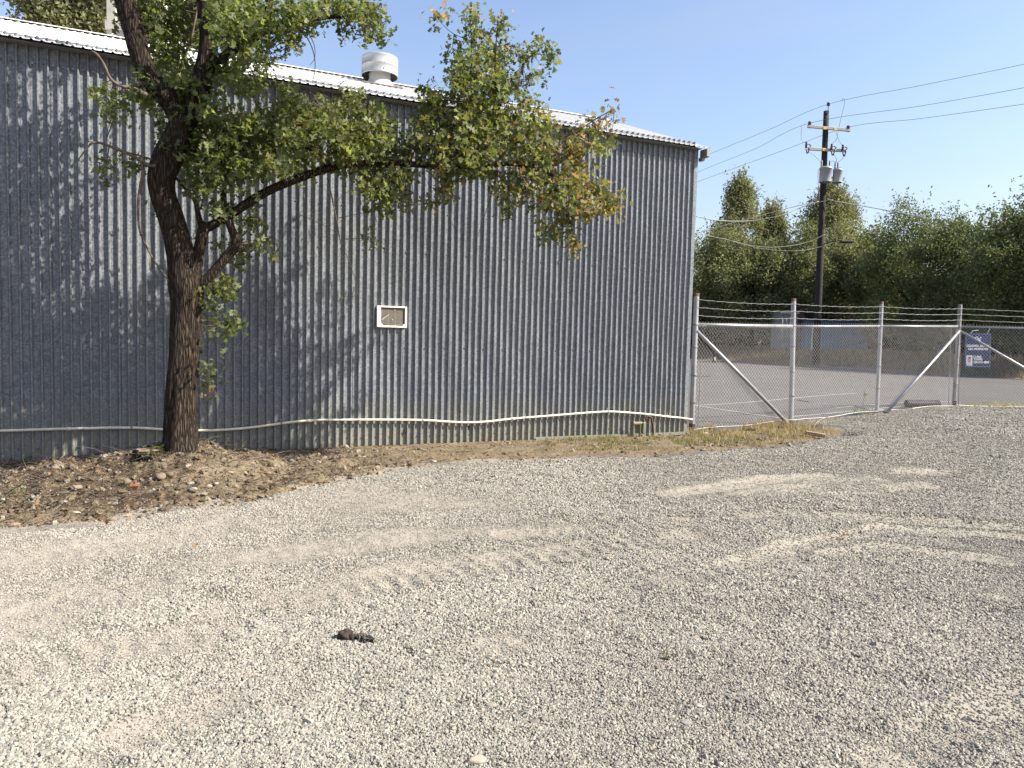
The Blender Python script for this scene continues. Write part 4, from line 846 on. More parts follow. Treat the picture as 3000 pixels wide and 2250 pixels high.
for (x, y) in ((2362, 432), (2436, 438), (2469, 440)):
    c = at(x, y, PZ-.35); mb = MB(); mb.lathe(c+up*.25, [(.03, -.3), (.08, -.25), (.05, -.15), (.09, -.1), (.05, 0), (.08, .05), (.001, .12)], 8); mb.tube([c+up*.2+np.array([.12, 0, 0]), c+np.array([.30, -.05, .12])], .03, 6); mb.tube([c+np.array([-.05, 0, .1]), c+np.array([.05, -.05, -.38])], .035, 6); mb.tube([c+np.array([.25, 0, .1]), c+np.array([.10, -.05, -.36])], .035, 6); mb.build('fuse_cutout', m_ins, POLE, True)
m_tr = simple('transformer_grey', (.27, .285, .30), .45, .1, .08, 3)
for (x, yt, yb_, rw, dy) in ((2417, 492, 535, 16.5, -.62), (2452, 497, 536, 12.5, -.25)):
    a = at(x, yb_, PZ+dy); b = at(x, yt, PZ+dy); hh = np.linalg.norm(b-a); mb = MB(); r_ = rw*k; mb.lathe(a, [(.001, .03), (r_*.94, .03), (r_, .0), (r_, .05), (r_, hh-.1), (r_*1.06, hh-.09), (r_*1.06, hh-.03), (r_*.9, hh+.04), (.001, hh+.07)], 20)
    o = mb.build('transformer', m_tr, POLE, True)
    for dx in ((-.22, .28) if rw > 14 else (-.12, .05)):
        mb = MB(); c = b+np.array([dx, 0, .05]); mb.lathe(c, [(.05, 0), (.07, .1), (.045, .15), (.07, .22), (.045, .28), (.06, .35), (.015, .42), (.001, .5)], 8); mb.build('bushing', M_STEELD, o, True)
mb = MB(); mb.box(at(2438, 520, PZ-.3), (.5, .12, .08)); mb.build('transformer_bracket', M_STEELD, POLE)
M_CAB = simple('line_wire', (.14, .14, .15), .5); M_CABL = simple('pale_cable', (.19, .19, .185), .5)
def cable(par, name, pts, r=.018, m=M_CAB, n=8): mb = MB(); mb.tube(smooth(pts, n), r, 5); return mb.build(name, m, par, True)
Q = lambda x, y, d=-.3: at(x, y, PZ+d)
for pts in ([(2467, 296), (2470, 288), (2474, 292), (2472, 315), (2462, 355), (2453, 400), (2448, 412), (2434, 424)], [(2345, 370), (2348, 372), (2347, 400), (2352, 415), (2362, 420)], [(2449, 385), (2455, 405), (2466, 425)], [(2372, 446), (2390, 460), (2405, 476)], [(2443, 453), (2450, 465), (2450, 478)], [(2478, 455), (2462, 470), (2452, 478)],
            [(2402, 495), (2397, 500), (2397, 540), (2400, 570), (2399, 592)], [(2455, 490), (2466, 492), (2467, 510), (2460, 560), (2459, 575), (2455, 580)], [(2432, 473), (2442, 472), (2450, 478)], [(2418, 495), (2417, 515), (2416, 530)]):
    cable(POLE, 'jumper_wire', [Q(*p_) for p_ in pts], .014)
# street light on its arm
a = pp(716, 5); b = at(2465, 704, PZ-1.2); mb = MB(); mb.tube([a, lerp(a, b, .5)+up*.05, b], .03, 6); mb.build('light_arm', M_DARK, POLE)
mb = MB(); c = at(2481, 708, PZ-1.6); mb.box(c, (.78, .32, .12), bev=.03); mb.box(c-up*.07, (.5, .24, .03)); mb.build('street_light', M_DARK, POLE)
# lines, one thing each
def line(pts, label, r, m=M_CAB, name='power_line'):
    o = cable(None, name, pts, r, m, 10); tag(o, label, 'power line', 'overhead lines at the utility pole')
line([at(1930, 512, 62), at(2070, 455, 58), at(2250, 381, 51), Q(*INS['a'], -.25), at(2700, 250, 42), at(3000, 188, 37), at(3400, 95, 31)], 'topmost overhead wire crossing from the shed over the pole top', .013)
line([at(1930, 570, 62), at(2042, 506, 59), at(2210, 437, 52), Q(*INS['b'], -.25), at(2700, 310, 42), at(3000, 257, 37), at(3400, 180, 31)], 'middle overhead wire resting on the left end of the upper crossarm', .013)
line([at(1930, 575, 62), at(2042, 533, 59), at(2280, 446, 50), Q(*INS['c'], -.25), at(2700, 347, 42), at(3000, 305, 37), at(3400, 245, 31)], 'lowest of the three overhead wires ending the right side crossarm', .013)
line([at(1960, 700, 44), at(2040, 684, 44.5), at(2150, 652, 45), at(2330, 605, 45.6), Q(2400, 592), Q(2440, 585)], 'grey service cable sloping down left from the pole to behind the shed', .016, M_CABL, 'service_cable')
line([Q(2398, 590), at(2340, 610, 45.5), at(2285, 632, 45), at(2200, 647, 45), at(2105, 646, 44), at(2036, 633, 43)], 'thick pale insulated cable drooping in front of the pointed trees', .028, M_CABL, 'service_cable')
line([Q(2422, 583), Q(2440, 588), Q(2462, 592), at(2530, 604, 46), at(2650, 626, 46), at(2720, 640, 46)], 'bundled cable running right from the pole into the tall hedge trees', .026, M_CAB, 'service_cable')
line([Q(2418, 686), at(2370, 708, 45.5), at(2300, 722, 45), at(2220, 722, 44.5), at(2120, 700, 44), at(2030, 682, 43)], 'pale low cable sagging left of the pole in front of dark foliage', .016, M_CABL, 'service_cable')
line([Q(2460, 705), Q(2400, 724), at(2330, 735, 45), at(2230, 728, 44.5), at(2140, 705, 44)], 'lowest faint cable sagging below the others left of the pole', .011, M_CABL, 'service_cable')
# ================================================================ far trees
def far_tree(name, px, Z, top, wpx, label, seed, bot=960, dark=1., kind='round', n=300, leaf=.15, per=120, pal=0):
    r = np.random.default_rng(seed); c0 = at(px, 1000, Z); gx, gy = c0[0], c0[1]; bz = .4
    zt = at(px, top, Z)[2]; zb = at(px, bot, Z)[2]; R_ = wpx/FPX*Z/2
    root = thing(name, (gx, gy, bz), label, 'tree', 'trees lining the far side of the parking lot')
    mb = MB(); mb.tube([(gx, gy, bz-.3), (gx+.1, gy, (bz+zb)/2+.5), (gx-.1, gy, zb+(zt-zb)*.4), (gx, gy, zt-(zt-zb)*.2)], [.24, .18, .12, .03], 8); 
    mb.build('trunk', M_BARK, root, True)
    for j in range(5):
        an = r.uniform(0, 6.28); zz = zb+(zt-zb)*r.uniform(.0, .4); mb = MB(); mb.tube([(gx, gy, zz), (gx+math.cos(an)*R_*.4, gy+math.sin(an)*R_*.4, zz+R_*.35), (gx+math.cos(an)*R_*.75, gy+math.sin(an)*R_*.75, zz+R_*.75)], [.10, .06, .02], 6); mb.build('limb', M_BARK, root, True)
    d = r.normal(size=(n, 3)); d /= np.linalg.norm(d, axis=1)[:, None]; rad = r.uniform(.45, 1., n)**.5
    if kind == 'round':
        lump = 1+.18*np.sin(d[:, 0]*5+seed)+.15*np.sin(d[:, 1]*6+seed*2)+.15*np.sin(d[:, 2]*7)
        cc = d*rad[:, None]*lump[:, None]*np.array([R_, R_*.8, (zt-zb)/2])*[1, 1, .93]+np.array([gx, gy, (zt+zb)/2])
        sz = .12*R_+.25
    else:
        t = r.uniform(0, 1, n)**.8; rr = R_*(1-t)**.85*rad*(1+.35*np.sin(t*19+seed))+.1; an = r.uniform(0, 6.28, n)
        cc = np.stack([gx+np.cos(an)*rr, gy+np.sin(an)*rr, zb+(zt-zb)*t], 1); sz = .10*R_+.22
    P_ = []; Nn = []
    per_ = r.integers(int(per*.6), int(per*1.4), n)
    for c, k in zip(cc, per_):
        q = r.normal(size=(k, 3))*sz*.55*[1, 1, .8]; P_.append(c+q)
    # leafy shoots standing out of the top
    for j in range(int(n*(.45 if kind == 'round' else 1.1))):
        c = cc[r.integers(n)]
        if c[2] < zb+(zt-zb)*.55: continue
        dv_ = r.normal(size=3)*.35; dv_[2] = 1; dv_ /= np.linalg.norm(dv_); ln = r.uniform(.5, 1.6)
        P_.append(c+dv_*r.uniform(0, ln+.5, (22, 1))+r.normal(size=(22, 3))*.05)
    P_ = np.concatenate(P_); m = len(P_)
    a1 = r.normal(size=(m, 3)); a1[:, 2] += .2; a1 /= np.linalg.norm(a1, axis=1)[:, None]; b1 = np.cross(a1, r.normal(size=(m, 3))); b1 /= np.linalg.norm(b1, axis=1)[:, None]
    s_ = (leaf*r.uniform(.6, 1.3, m))[:, None]
    V = np.stack([P_-a1*s_*.6, P_+b1*s_*.30, P_+a1*s_*.6, P_-b1*s_*.30], 1).reshape(-1, 3)
    base = np.array([(.150, .158, .075), (.118, .134, .062), (.180, .184, .100)][pal]); col = base*dark*r.uniform(.65, 1.4, (m, 1)); col[r.uniform(0, 1, m) < .06] *= 1.8
    o = npmesh('crown', V, np.arange(m*4), np.full(m, 4), M_LEAF2, root, np.repeat(col, 4, 0)); tag(o, kind='stuff'); return m
tot = 0
FT = [('conifer_tree', 2150, 66, 540, 300, 'pointed pale conifer rising above the hedge nearest the shed corner', 940, 'cone', 300, 2), ('conifer_tree', 2245, 67, 625, 240, 'shorter rounded conifer between the tall pointed tree and the pole', 940, 'cone', 340, 2),
      ('conifer_tree', 2415, 64, 570, 430, 'broad pale green tree whose top shows directly behind the utility pole', 930, 'cone', 340, 2), ('hedge_tree', 2070, 60, 660, 260, 'dark bushy tree just right of the shed corner', 1010, 'round', 300, 0),
      ('hedge_tree', 2200, 58, 700, 240, 'bushy tree beneath the drooping pale cable', 1000, 'round', 280, 0), ('hedge_tree', 2330, 57, 690, 230, 'bushy tree above the small pale blue shed', 945, 'round', 280, 0),
      ('hedge_tree', 2470, 58, 665, 210, 'yellowish bushy tree immediately right of the pole', 940, 'round', 250, 2), ('hedge_tree', 2580, 54, 690, 200, 'small bushy tree in the dip between pole and tallest hedge', 1000, 'round', 250, 0),
      ('hedge_tree', 2680, 48, 605, 290, 'wide dense tree behind the second last fence bay', 1020, 'round', 380, 1), ('hedge_tree', 2800, 45, 622, 240, 'dense tree right behind the blue sign post', 1030, 'round', 340, 1),
      ('hedge_tree', 2905, 42, 632, 260, 'dense dark tree behind the blue sign', 1035, 'round', 340, 1), ('hedge_tree', 3010, 38, 590, 290, 'tall dark tree cut by the right edge', 1030, 'round', 360, 1), ('hedge_tree', 3190, 35, 600, 300, 'dark tree beyond the right edge', 1030, 'round', 200, 1),
      ('hedge_tree', 1960, 62, 640, 240, 'bushy tree mostly hidden behind the shed corner', 1000, 'round', 160, 0)]
for i, (nm, px, Z, top, wp, lab, bot, kd, n_, pal) in enumerate(FT):
    tot += far_tree(nm, px, Z, top, wp, lab, 40+i, bot, 1., kd, n_, .17 if Z > 50 else .14, 95, pal='012'.index(str(pal)))
# dark understory behind the trees
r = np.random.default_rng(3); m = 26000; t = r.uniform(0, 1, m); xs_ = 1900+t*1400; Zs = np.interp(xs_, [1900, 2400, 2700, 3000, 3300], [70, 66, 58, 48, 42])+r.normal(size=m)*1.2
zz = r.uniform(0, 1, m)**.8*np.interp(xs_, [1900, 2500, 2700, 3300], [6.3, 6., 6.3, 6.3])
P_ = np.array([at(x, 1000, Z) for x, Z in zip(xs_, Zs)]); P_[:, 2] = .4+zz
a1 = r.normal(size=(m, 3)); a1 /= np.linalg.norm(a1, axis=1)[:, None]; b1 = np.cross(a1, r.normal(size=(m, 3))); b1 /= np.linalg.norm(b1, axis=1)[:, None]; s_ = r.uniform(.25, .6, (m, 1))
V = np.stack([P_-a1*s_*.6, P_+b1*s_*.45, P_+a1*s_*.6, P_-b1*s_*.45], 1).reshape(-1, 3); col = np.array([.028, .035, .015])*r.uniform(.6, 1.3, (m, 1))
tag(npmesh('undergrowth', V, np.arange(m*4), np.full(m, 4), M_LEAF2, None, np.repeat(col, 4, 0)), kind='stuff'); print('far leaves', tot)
# tree beyond the shed on the left
m_ = far_tree('pine_tree', 225, 22, -120, 290, 'bushy tree rising behind the left end of the shed roof', 90, 175, 1., 'round', 330, .11, 110, 2)
m_ = far_tree('pine_tree', 590, 26, -60, 260, 'tree glimpsed behind the oak stems above the shed ridge', 91, 175, 1., 'round', 160, .11, 90, 2)
# blue shed, grey box, brown door beyond the lot
def farbox(name, x0, x1, y0, y1, Z, dep, mat_, label, cat, parts=()):
    a = at(x0, y1, Z); b = at(x1, y1, Z); t_ = at(x0, y0, Z)[2]; w_ = b-a; w_[2] = 0; L_ = np.linalg.norm(w_); w_ /= L_; ny = np.array([-w_[1], w_[0], 0]); z0_ = .3
    T = thing(name, (a+b)/2*np.array([1, 1, 0])+up*z0_, label, cat); c = (a+b)/2+ny*dep/2; c[2] = (t_+z0_)/2
    mb = MB(); nrb = int(L_/.25); pr = []
    for i in range(nrb+1): pr += [(i*L_/nrb, .0), (i*L_/nrb+.06, -.03), (i*L_/nrb+.12, 0)]
    mb.box(c, (L_-.01, dep-.01, t_-z0_), w_, ny, up); v = [np.array([a[0], a[1], 0])+w_*min(s_, L_)+ny*h_+up*z for z in (z0_, t_) for s_, h_ in pr]; n_ = len(pr); mb.add(v, [(i, i+1, n_+i+1, n_+i) for i in range(n_-1)])
    mb.build('wall', mat_, T); mb = MB(); mb.box(c+up*((t_-z0_)/2+.04), (L_+.2, dep+.2, .08), w_, ny, up); mb.build('roof', mat_, T); return T, a, w_, ny
m_blue = simple('pale_blue_paint', (.075, .13, .22), .6, 0, .12, 1.5)
T, a, w_, ny = farbox('storage_container', 2356, 2540, 937, 1030, 53, 2.4, m_blue, 'long pale blue container standing under the trees behind the pole', 'container')
T2, a2_, w2, ny2 = farbox('grey_shed', 2284, 2332, 918, 1030, 53.5, 2., simple('grey_siding', (.20, .20, .20), .7, 0, .2, 2), 'small grey shed left of the blue container under the trees', 'shed')
T3, a3, w3, ny3 = farbox('brown_shed', 2334, 2352, 915, 1030, 53.7, 1.5, simple('brown_boards', (.10, .06, .045), .8, 0, .3, 2), 'narrow brown shed squeezed between the grey shed and blue container', 'shed')
mb = MB(); q = at(2382, 1000, 50); mb.box(q+up*.2, (.22, .06, 1.5)); tag(mb.build('leaning_plank', simple('pale_plank', (.48, .40, .28), .8)), 'pale plank leaning against the left side of the utility pole', 'plank')
# ================================================================ small things on the ground
def lump(r, seg=10, rings=7, flat=.6, long=1.2, rough=.18, seed=0):
    q = np.random.default_rng(seed); ph = q.uniform(0, 9, 6); V = []; F = []
    for i in range(1, rings):
        th = math.pi*i/rings
        for k in range(seg):
            a = 2*math.pi*k/seg; d = np.array([math.sin(th)*math.cos(a), math.sin(th)*math.sin(a), math.cos(th)])
            s_ = 1+rough*(math.sin(d[0]*3+ph[0])*math.sin(d[1]*4+ph[1])+.6*math.sin(d[2]*5+ph[2]+d[0]*4))+q.uniform(-.04, .04)*rough*5
            V.append(d*s_*r*np.array([long, 1, flat]))
    n = len(V); V += [np.array([0, 0, r*flat]), np.array([0, 0, -r*flat])]
    for i in range(rings-2):
        for k in range(seg): F.append((i*seg+k, i*seg+(k+1) % seg, (i+1)*seg+(k+1) % seg, (i+1)*seg+k))
    for k in range(seg): F += [(n, (k+1) % seg, k), (n+1, (rings-2)*seg+k, (rings-2)*seg+(k+1) % seg)]
    return V, F
def stone(px, py, wpx, col, label, flat=.6, long=1.3, rot=0., smooth_=True, seed=0, name='river_stone', group='larger stones lying on the dirt and gravel', sink=.35):
    p = G(px, py); Z = (p-CAM)@Fv; r_ = wpx/FPX*Z/2/long; V, F = lump(r_, 12, 8, flat, long, .16, seed); c, s_ = math.cos(rot), math.sin(rot)
    mb = MB(); mb.add([p+np.array([v[0]*c-v[1]*s_, v[0]*s_+v[1]*c, v[2]+r_*flat*(1-sink)]) for v in V], F)
    m = simple('stone_'+name, col, .85, 0, .22, 22, .002, 120); o = mb.build(name, m, None, smooth_); tag(o, label, 'stone', group); return o
GREYT = (.24, .21, .16)
stone(470, 1404, 31, (.165, .130, .088), 'largest rounded tan cobble in front of the oak trunk', .85, 1.1, 0, seed=1)
stone(497, 1409, 24, (.12, .088, .058), 'brown cobble touching the large tan one before the oak', .8, 1.1, .4, seed=2)
stone(558, 1422, 26, GREYT, 'grey oval cobble highest on the mound right of the trunk front', .6, 1.4, .5, seed=3)
stone(566, 1445, 27, (0.252, 0.230, 0.180), 'pale angular cobble just below the grey oval one', .65, 1.2, -.4, seed=4)
stone(597, 1450, 24, GREYT, 'flat pale cobble lowest in the cluster right of the oak', .5, 1.4, -.2, seed=5)
stone(613, 1428, 19, (0.259, 0.245, 0.202), 'small pale round pebble left of its twin under the oak', .7, 1.2, 0, seed=6)
stone(633, 1428, 15, (0.238, 0.223, 0.180), 'smallest round pebble at the right end of the cobble cluster', .7, 1.1, .3, seed=7)
stone(222, 1440, 36, (0.209, 0.166, 0.115), 'broad brown grey flat rock in the middle of the left dirt bank', .6, 1.3, -.2, False, 8)
stone(190, 1434, 28, (0.245, 0.180, 0.112), 'tan slab tilted beside the broad flat rock', .55, 1.4, .5, False, 9)
stone(186, 1474, 24, (0.259, 0.238, 0.180), 'smooth light oval stone alone on the left dirt bank', .6, 1.4, -.2, seed=10)
stone(220, 1504, 30, (0.259, 0.238, 0.184), 'long light stone near the gravel edge on the left', .5, 1.7, .15, seed=11)
stone(40, 1540, 36, (0.245, 0.173, 0.108), 'flat brown slab at the lower left corner of the dirt', .45, 1.5, -.05, False, 12)
stone(150, 1535, 22, (0.238, 0.180, 0.115), 'small tan stone on the gravel edge left of centre bank', .5, 1.5, 0, seed=13)
stone(463, 1490, 22, (0.331, 0.317, 0.274), 'white shard lying flat below the oak mound', .35, 1.6, .4, False, 14)
stone(674, 1380, 20, (0.238, 0.202, 0.151), 'grey stone on the right shoulder of the oak mound', .6, 1.3, -.5, seed=15)
stone(690, 1424, 18, (0.223, 0.166, 0.108), 'tan clod right of the cobble cluster', .6, 1.3, -.8, False, 16)
stone(10, 1462, 17, (0.259, 0.238, 0.187), 'light pebble at the left picture edge beside a weed', .7, 1.2, 0, seed=17)
stone(330, 1524, 24, (0.223, 0.173, 0.115), 'half buried tan clod near the gravel below the stump', .4, 1.5, 0, False, 18)
stone(1272, 1354, 14, (0.324, 0.310, 0.274), 'pale stone on the bare dirt below the wall middle', .6, 1.3, 0, seed=19)
stone(2066, 1272, 20, (0.446, 0.403, 0.317), 'cream chip of rubble in the dry grass near the corner post', .5, 1.5, 0, False, 20)
stone(1396, 2232, 62, (0.302, 0.256, 0.198), 'large long beige stone at the bottom edge of the gravel', .55, 1.7, .35, seed=21, name='gravel_cobble')
stone(1438, 2068, 38, (0.230, 0.194, 0.151), 'flat brownish stone left of the dark pair on the gravel', .45, 1.6, .3, seed=22, name='gravel_cobble')
stone(1566, 2117, 36, (0.144, 0.122, 0.104), 'darkest flat stone in the lower middle gravel', .45, 1.5, .2, False, 23, name='gravel_cobble')
stone(1590, 2112, 18, (0.130, 0.115, 0.097), 'small dark stone touching the darkest flat stone', .8, 1., 0, seed=24, name='gravel_cobble')
stone(2009, 2121, 36, (0.202, 0.191, 0.169), 'smooth grey oval pebble in the lower right gravel', .55, 1.5, -.05, seed=25, name='gravel_cobble')
stone(1252, 1912, 22, (0.432, 0.374, 0.266), 'pale yellow pebble right of the dark clump', .6, 1.2, 0, seed=26, name='gravel_cobble')
stone(1294, 1957, 17, (0.418, 0.360, 0.274), 'smaller yellowish pebble below the pale yellow one', .7, 1.1, 0, seed=27, name='gravel_cobble')
stone(472, 1889, 18, (0.108, 0.108, 0.115), 'small dark slate pebble on the dusty left gravel', .5, 1.5, 0, seed=28, name='gravel_cobble')
stone(713, 1990, 18, (0.187, 0.144, 0.115), 'small reddish brown pebble left of the dark clump', .6, 1.4, -.3, seed=29, name='gravel_cobble')
stone(1478, 1932, 20, (0.360, 0.288, 0.230), 'small pinkish flat pebble in the middle gravel', .4, 1.5, 0, seed=30, name='gravel_cobble')
stone(2048, 2070, 26, (0.288, 0.281, 0.259), 'pale grey oval pebble above the smooth grey one', .45, 1.5, .1, seed=31, name='gravel_cobble')
# dark clump on the gravel
p = G(1040, 1868); CL = thing('dried_clump', p, 'dark brown dried clump of dung and bark fragments on the open gravel', 'clump')
Zc = (p-CAM)@Fv; k_ = Zc/FPX
mc1 = simple('clump_brown', (.034, .024, .016), .9, 0, .55, 28, .004, 70); mc2 = simple('clump_dark', (.009, .007, .006), .8, 0, .5, 40, .004, 90)
def lumpat(px, py, wpx, hpx, m, seed, rough=.3, long=1.3, rot=0, name='lump'):
    q = G(px, py); r_ = wpx*k_/2/long; V, F = lump(r_, 16, 11, 1., long, rough, seed); c, s_ = math.cos(rot), math.sin(rot); hh = hpx*k_/2/r_
    mb = MB(); mb.add([q+np.array([v[0]*c-v[1]*s_, v[0]*s_+v[1]*c, v[2]*hh+hpx*k_*.42]) for v in V], F); mb.build(name, m, CL, True)
lumpat(1012, 1872, 40, 30, mc1, 1, .26, 1.1, .2); lumpat(1032, 1876, 26, 22, mc1, 2, .3, 1.2, -.3); lumpat(1056, 1876, 36, 18, mc2, 3, .4, 1.5, -.2); lumpat(1076, 1882, 34, 20, mc2, 4, .45, 1.3, -.4); lumpat(1060, 1862, 30, 8, mc1, 5, .35, 1.6, 0, 'bark_fragment'); lumpat(1092, 1885, 18, 9, simple('clump_red', (.07, .014, .010), .7), 6, .3, 1.5, -.5)
mb = MB(); r = np.random.default_rng(4)
for i in range(26):
    q = G(r.uniform(1050, 1098), r.uniform(1868, 1892)); d_ = r.normal(size=3)*.012; d_[2] = abs(d_[2]); q = q+up*r.uniform(.005, .028); mb.tube([q, q+d_+up*.004, q+d_*2], [.0016, .0013, .0006], 4, False)
mb.build('fibres', simple('grey_fibre', (.16, .15, .13), .8), CL)
# broken board and wire by the hole
p = G(2388, 1283); mb = MB(); ax = Rv*1.; ax[2] = 0; ax /= np.linalg.norm(ax); d1 = np.array([.93, -.30, -.12]); d1 /= np.linalg.norm(d1); d2 = np.cross(up, d1); mb.box(p+up*.06, (.30, .10, .06), d1, d2/np.linalg.norm(d2), np.cross(d1, d2), bev=.006)
tag(mb.build('broken_board', simple('old_board', (.26, .185, .11), .9, 0, .3, 8)), 'broken brown board end sticking out beside the hole in the dry grass', 'board')
p = G(2360, 1262); mb = MB(); mb.tube(smooth([G(2382, 1262)+up*.05, G(2395, 1256)+up*.13, G(2425, 1246)+up*.15, G(2442, 1249)+up*.06], 4), .005, 6); tag(mb.build('dead_stalk', simple('straw_stalk', (.32, .23, .12), .8), None, True), 'thick straw coloured stalk arching over the hole by the fence', 'stalk')
# ---- scattered litter: sticks, dry leaves
def dirt_pts(n, seed, f):
    r = np.random.default_rng(seed); out = []
    while len(out) < n:
        s_ = r.uniform(-11.5, 2.5, 4*n); o_ = r.uniform(.04, 3.2, 4*n); x = P0[0]+Dw[0]*s_+Nw[0]*o_; y = P0[1]+Dw[1]*s_+Nw[1]*o_; sd_ = sdf(x, y); pr = f(s_, o_, sd_)
        k = (sd_ > .02) & (r.uniform(0, 1, 4*n) < pr); out += list(zip(x[k], y[k]))
    out = np.array(out[:n]); return np.column_stack([out, H(out[:, 0], out[:, 1])]), r
P_, r = dirt_pts(2600, 1, lambda s_, o_, d: .06+.94*S(-s_, 4.6, 6.5)*S(d, .02, .5))
mb = MB()
for q in P_:
    L_ = r.uniform(.05, .32)*(1 if r.uniform() < .85 else 2); a = r.uniform(0, 6.28); tl = abs(r.normal())*.18; d_ = np.array([math.cos(a), math.sin(a), tl]); mid = q+d_*L_*.5+r.normal(size=3)*L_*.07
    z2 = q+d_*L_; z2[2] = max(z2[2], q[2]); rr = r.uniform(.0012, .0042); mb.tube([q+up*.006, mid+up*.012, z2+up*.004], [rr, rr*.8, rr*.3], 4, False, col=tuple(np.array([.050, .037, .026])*r.uniform(.4, 2.8)))
tag(mb.build('fallen_sticks', vcol_mat('stick_bark')), kind='stuff')
P_, r = dirt_pts(1300, 2, lambda s_, o_, d: .08+.9*S(-s_, 4.6, 6.5))
n = len(P_); C_ = P_+np.column_stack([np.zeros((n, 2)), r.uniform(.006, .03, n)]); cc = np.array([.13, .085, .05])*r.uniform(.35, 2.3, (n, 1)); rare = r.uniform(0, 1, n) < .018; cc[rare] = [.30, .17, .10]
V, lo, s_, c2 = leafcloud(C_, r.uniform(.03, .06, n), cc, 6, .8); tag(npmesh('dry_leaves', V, lo, s_, M_BLADE, None, c2), kind='stuff')
# distinct fallen leaves
def leaf_at(px, py, size, col, label, p=None):
    q = G(px, py)+up*.02 if p is None else p
    V, lo, s_, c2 = leafcloud(np.array([q, q+[.01, .01, .005]]), np.array([size, size*.8]), np.array([col, col]), int(px), .9); o = npmesh('fallen_leaf', V, lo, s_, M_BLADE, None, c2); tag(o, label, 'leaf', 'fallen leaves')
leaf_at(412, 1432, .11, (.33, .17, .11), 'curled salmon coloured dead leaf in the middle of the mound')
leaf_at(395, 1488, .08, (.36, .22, .13), 'orange brown leaf on the dirt below the mound')
leaf_at(310, 1546, .055, (.30, .15, .09), 'reddish leaf alone on gravel beyond the dirt edge')
leaf_at(565, 1613, .04, (.40, .22, .11), 'orange leaf on the open gravel below the wall')
leaf_at(180, 1510, .06, (.32, .19, .13), 'pink brown leaf near the light stone on the left')
leaf_at(2458, 1582, .09, (.30, .18, .09), 'brown leaf in the tyre track on the right gravel')
# ---- instanced stones (stuff)
def proto(name, m, seeds, seg=6, rings=4, flat=.75, long=1.2, rough=.35):
    out = []
    for s_ in seeds:
        V, F = lump(1., seg, rings, flat, long, rough, s_); me = bpy.data.meshes.new(name); me.from_pydata([tuple(v) for v in V], [], F); me.materials.append(m); o = bpy.data.objects.new(name, me); out.append(o)
    return out
def instancer(name, P_, sc_, protos, seed):
    r = np.random.default_rng(seed); n = len(P_)
    me = bpy.data.meshes.new(name); me.vertices.add(n); me.vertices.foreach_set('co', P_.astype(np.float32).ravel())
    a = me.attributes.new('sc', 'FLOAT', 'POINT'); a.data.foreach_set('value', sc_.astype(np.float32))
    a = me.attributes.new('rot', 'FLOAT_VECTOR', 'POINT'); a.data.foreach_set('vector', np.column_stack([r.normal(size=n)*.6, r.normal(size=n)*.6, r.uniform(0, 6.28, n)]).astype(np.float32).ravel())
    a = me.attributes.new('idx', 'INT', 'POINT'); a.data.foreach_set('value', r.integers(0, len(protos), n).astype(np.int32))
    o = bpy.data.objects.new(name, me); COL.objects.link(o)
    ng = bpy.data.node_groups.new(name, 'GeometryNodeTree'); ng.interface.new_socket('Geometry', in_out='INPUT', socket_type='NodeSocketGeometry'); ng.interface.new_socket('Geometry', in_out='OUTPUT', socket_type='NodeSocketGeometry')
    N = ng.nodes; gi = N.new('NodeGroupInput'); go = N.new('NodeGroupOutput'); io = N.new('GeometryNodeInstanceOnPoints'); gg = N.new('GeometryNodeGeometryToInstance')
    for p_ in reversed(protos):
        oi = N.new('GeometryNodeObjectInfo'); oi.inputs['Object'].default_value = p_; oi.inputs['As Instance'].default_value = False; ng.links.new(oi.outputs['Geometry'], gg.inputs[0])
    def na(nm, ty): x = N.new('GeometryNodeInputNamedAttribute'); x.data_type = ty; x.inputs['Name'].default_value = nm; return [q for q in x.outputs if q.enabled and q.name == 'Attribute'][0]
    ng.links.new(gi.outputs[0], io.inputs['Points']); ng.links.new(gg.outputs[0], io.inputs['Instance']); io.inputs['Pick Instance'].default_value = True
    ng.links.new(na('idx', 'INT'), io.inputs['Instance Index']); ng.links.new(na('sc', 'FLOAT'), io.inputs['Scale'])
    er = N.new('FunctionNodeEulerToRotation'); ng.links.new(na('rot', 'FLOAT_VECTOR'), er.inputs[0]); ng.links.new(er.outputs[0], io.inputs['Rotation'])
    ng.links.new(io.outputs[0], go.inputs[0]); md = o.modifiers.new('stones', 'NODES'); md.node_group = ng; tag(o, kind='stuff'); return o
r = np.random.default_rng(77)
# spread evenly over the picture: many near, fewer far, wherever the lot is gravel
n = 1150000; yy = 1.9*(17.5/1.9)**(r.uniform(0, 1, n)**.72); xx = r.uniform(-1.0, 1.15, n)*(yy*.85+.7)
du, gz_ = gravel_fields(xx, yy); sd_ = sdf(xx, yy); bh = behind_fence(xx, yy); ss_, oo_ = sw(xx, yy)
k = (bh < 0) & ((oo_ > .1) | (xx > 3.1)) & (sd_ < .10*(fbm(xx*5, yy*5, 3, 55)+.35)) & (r.uniform(0, 1, n) < (1-.66*S(du+1.3*fbm(xx*7, yy*7, 3, 41), .25, .85)))
coarse = S(fbm(xx*.45+7, yy*.45, 3, 61), -.08, .16)
xx, yy, gz_, du, coarse, sd_ = [a[k] for a in (xx, yy, gz_, du, coarse, sd_)]
sc_ = r.uniform(.0030, .0066, len(xx))*(1+.55*coarse)*(1+.3*(r.uniform(0, 1, len(xx)) < .05))*(1+S(yy, 5, 13)*.9)*(1-.35*S(du, .3, .7))
sc_[r.uniform(0, 1, len(xx)) < .0012] *= 2.1
zz = np.where(sd_ > -.05, H(xx, yy), gz_)
instancer('gravel_stones', np.column_stack([xx, yy, zz+sc_*.25]), sc_, proto('stone', M_STONES, range(8)), 5); print('stones', len(xx))
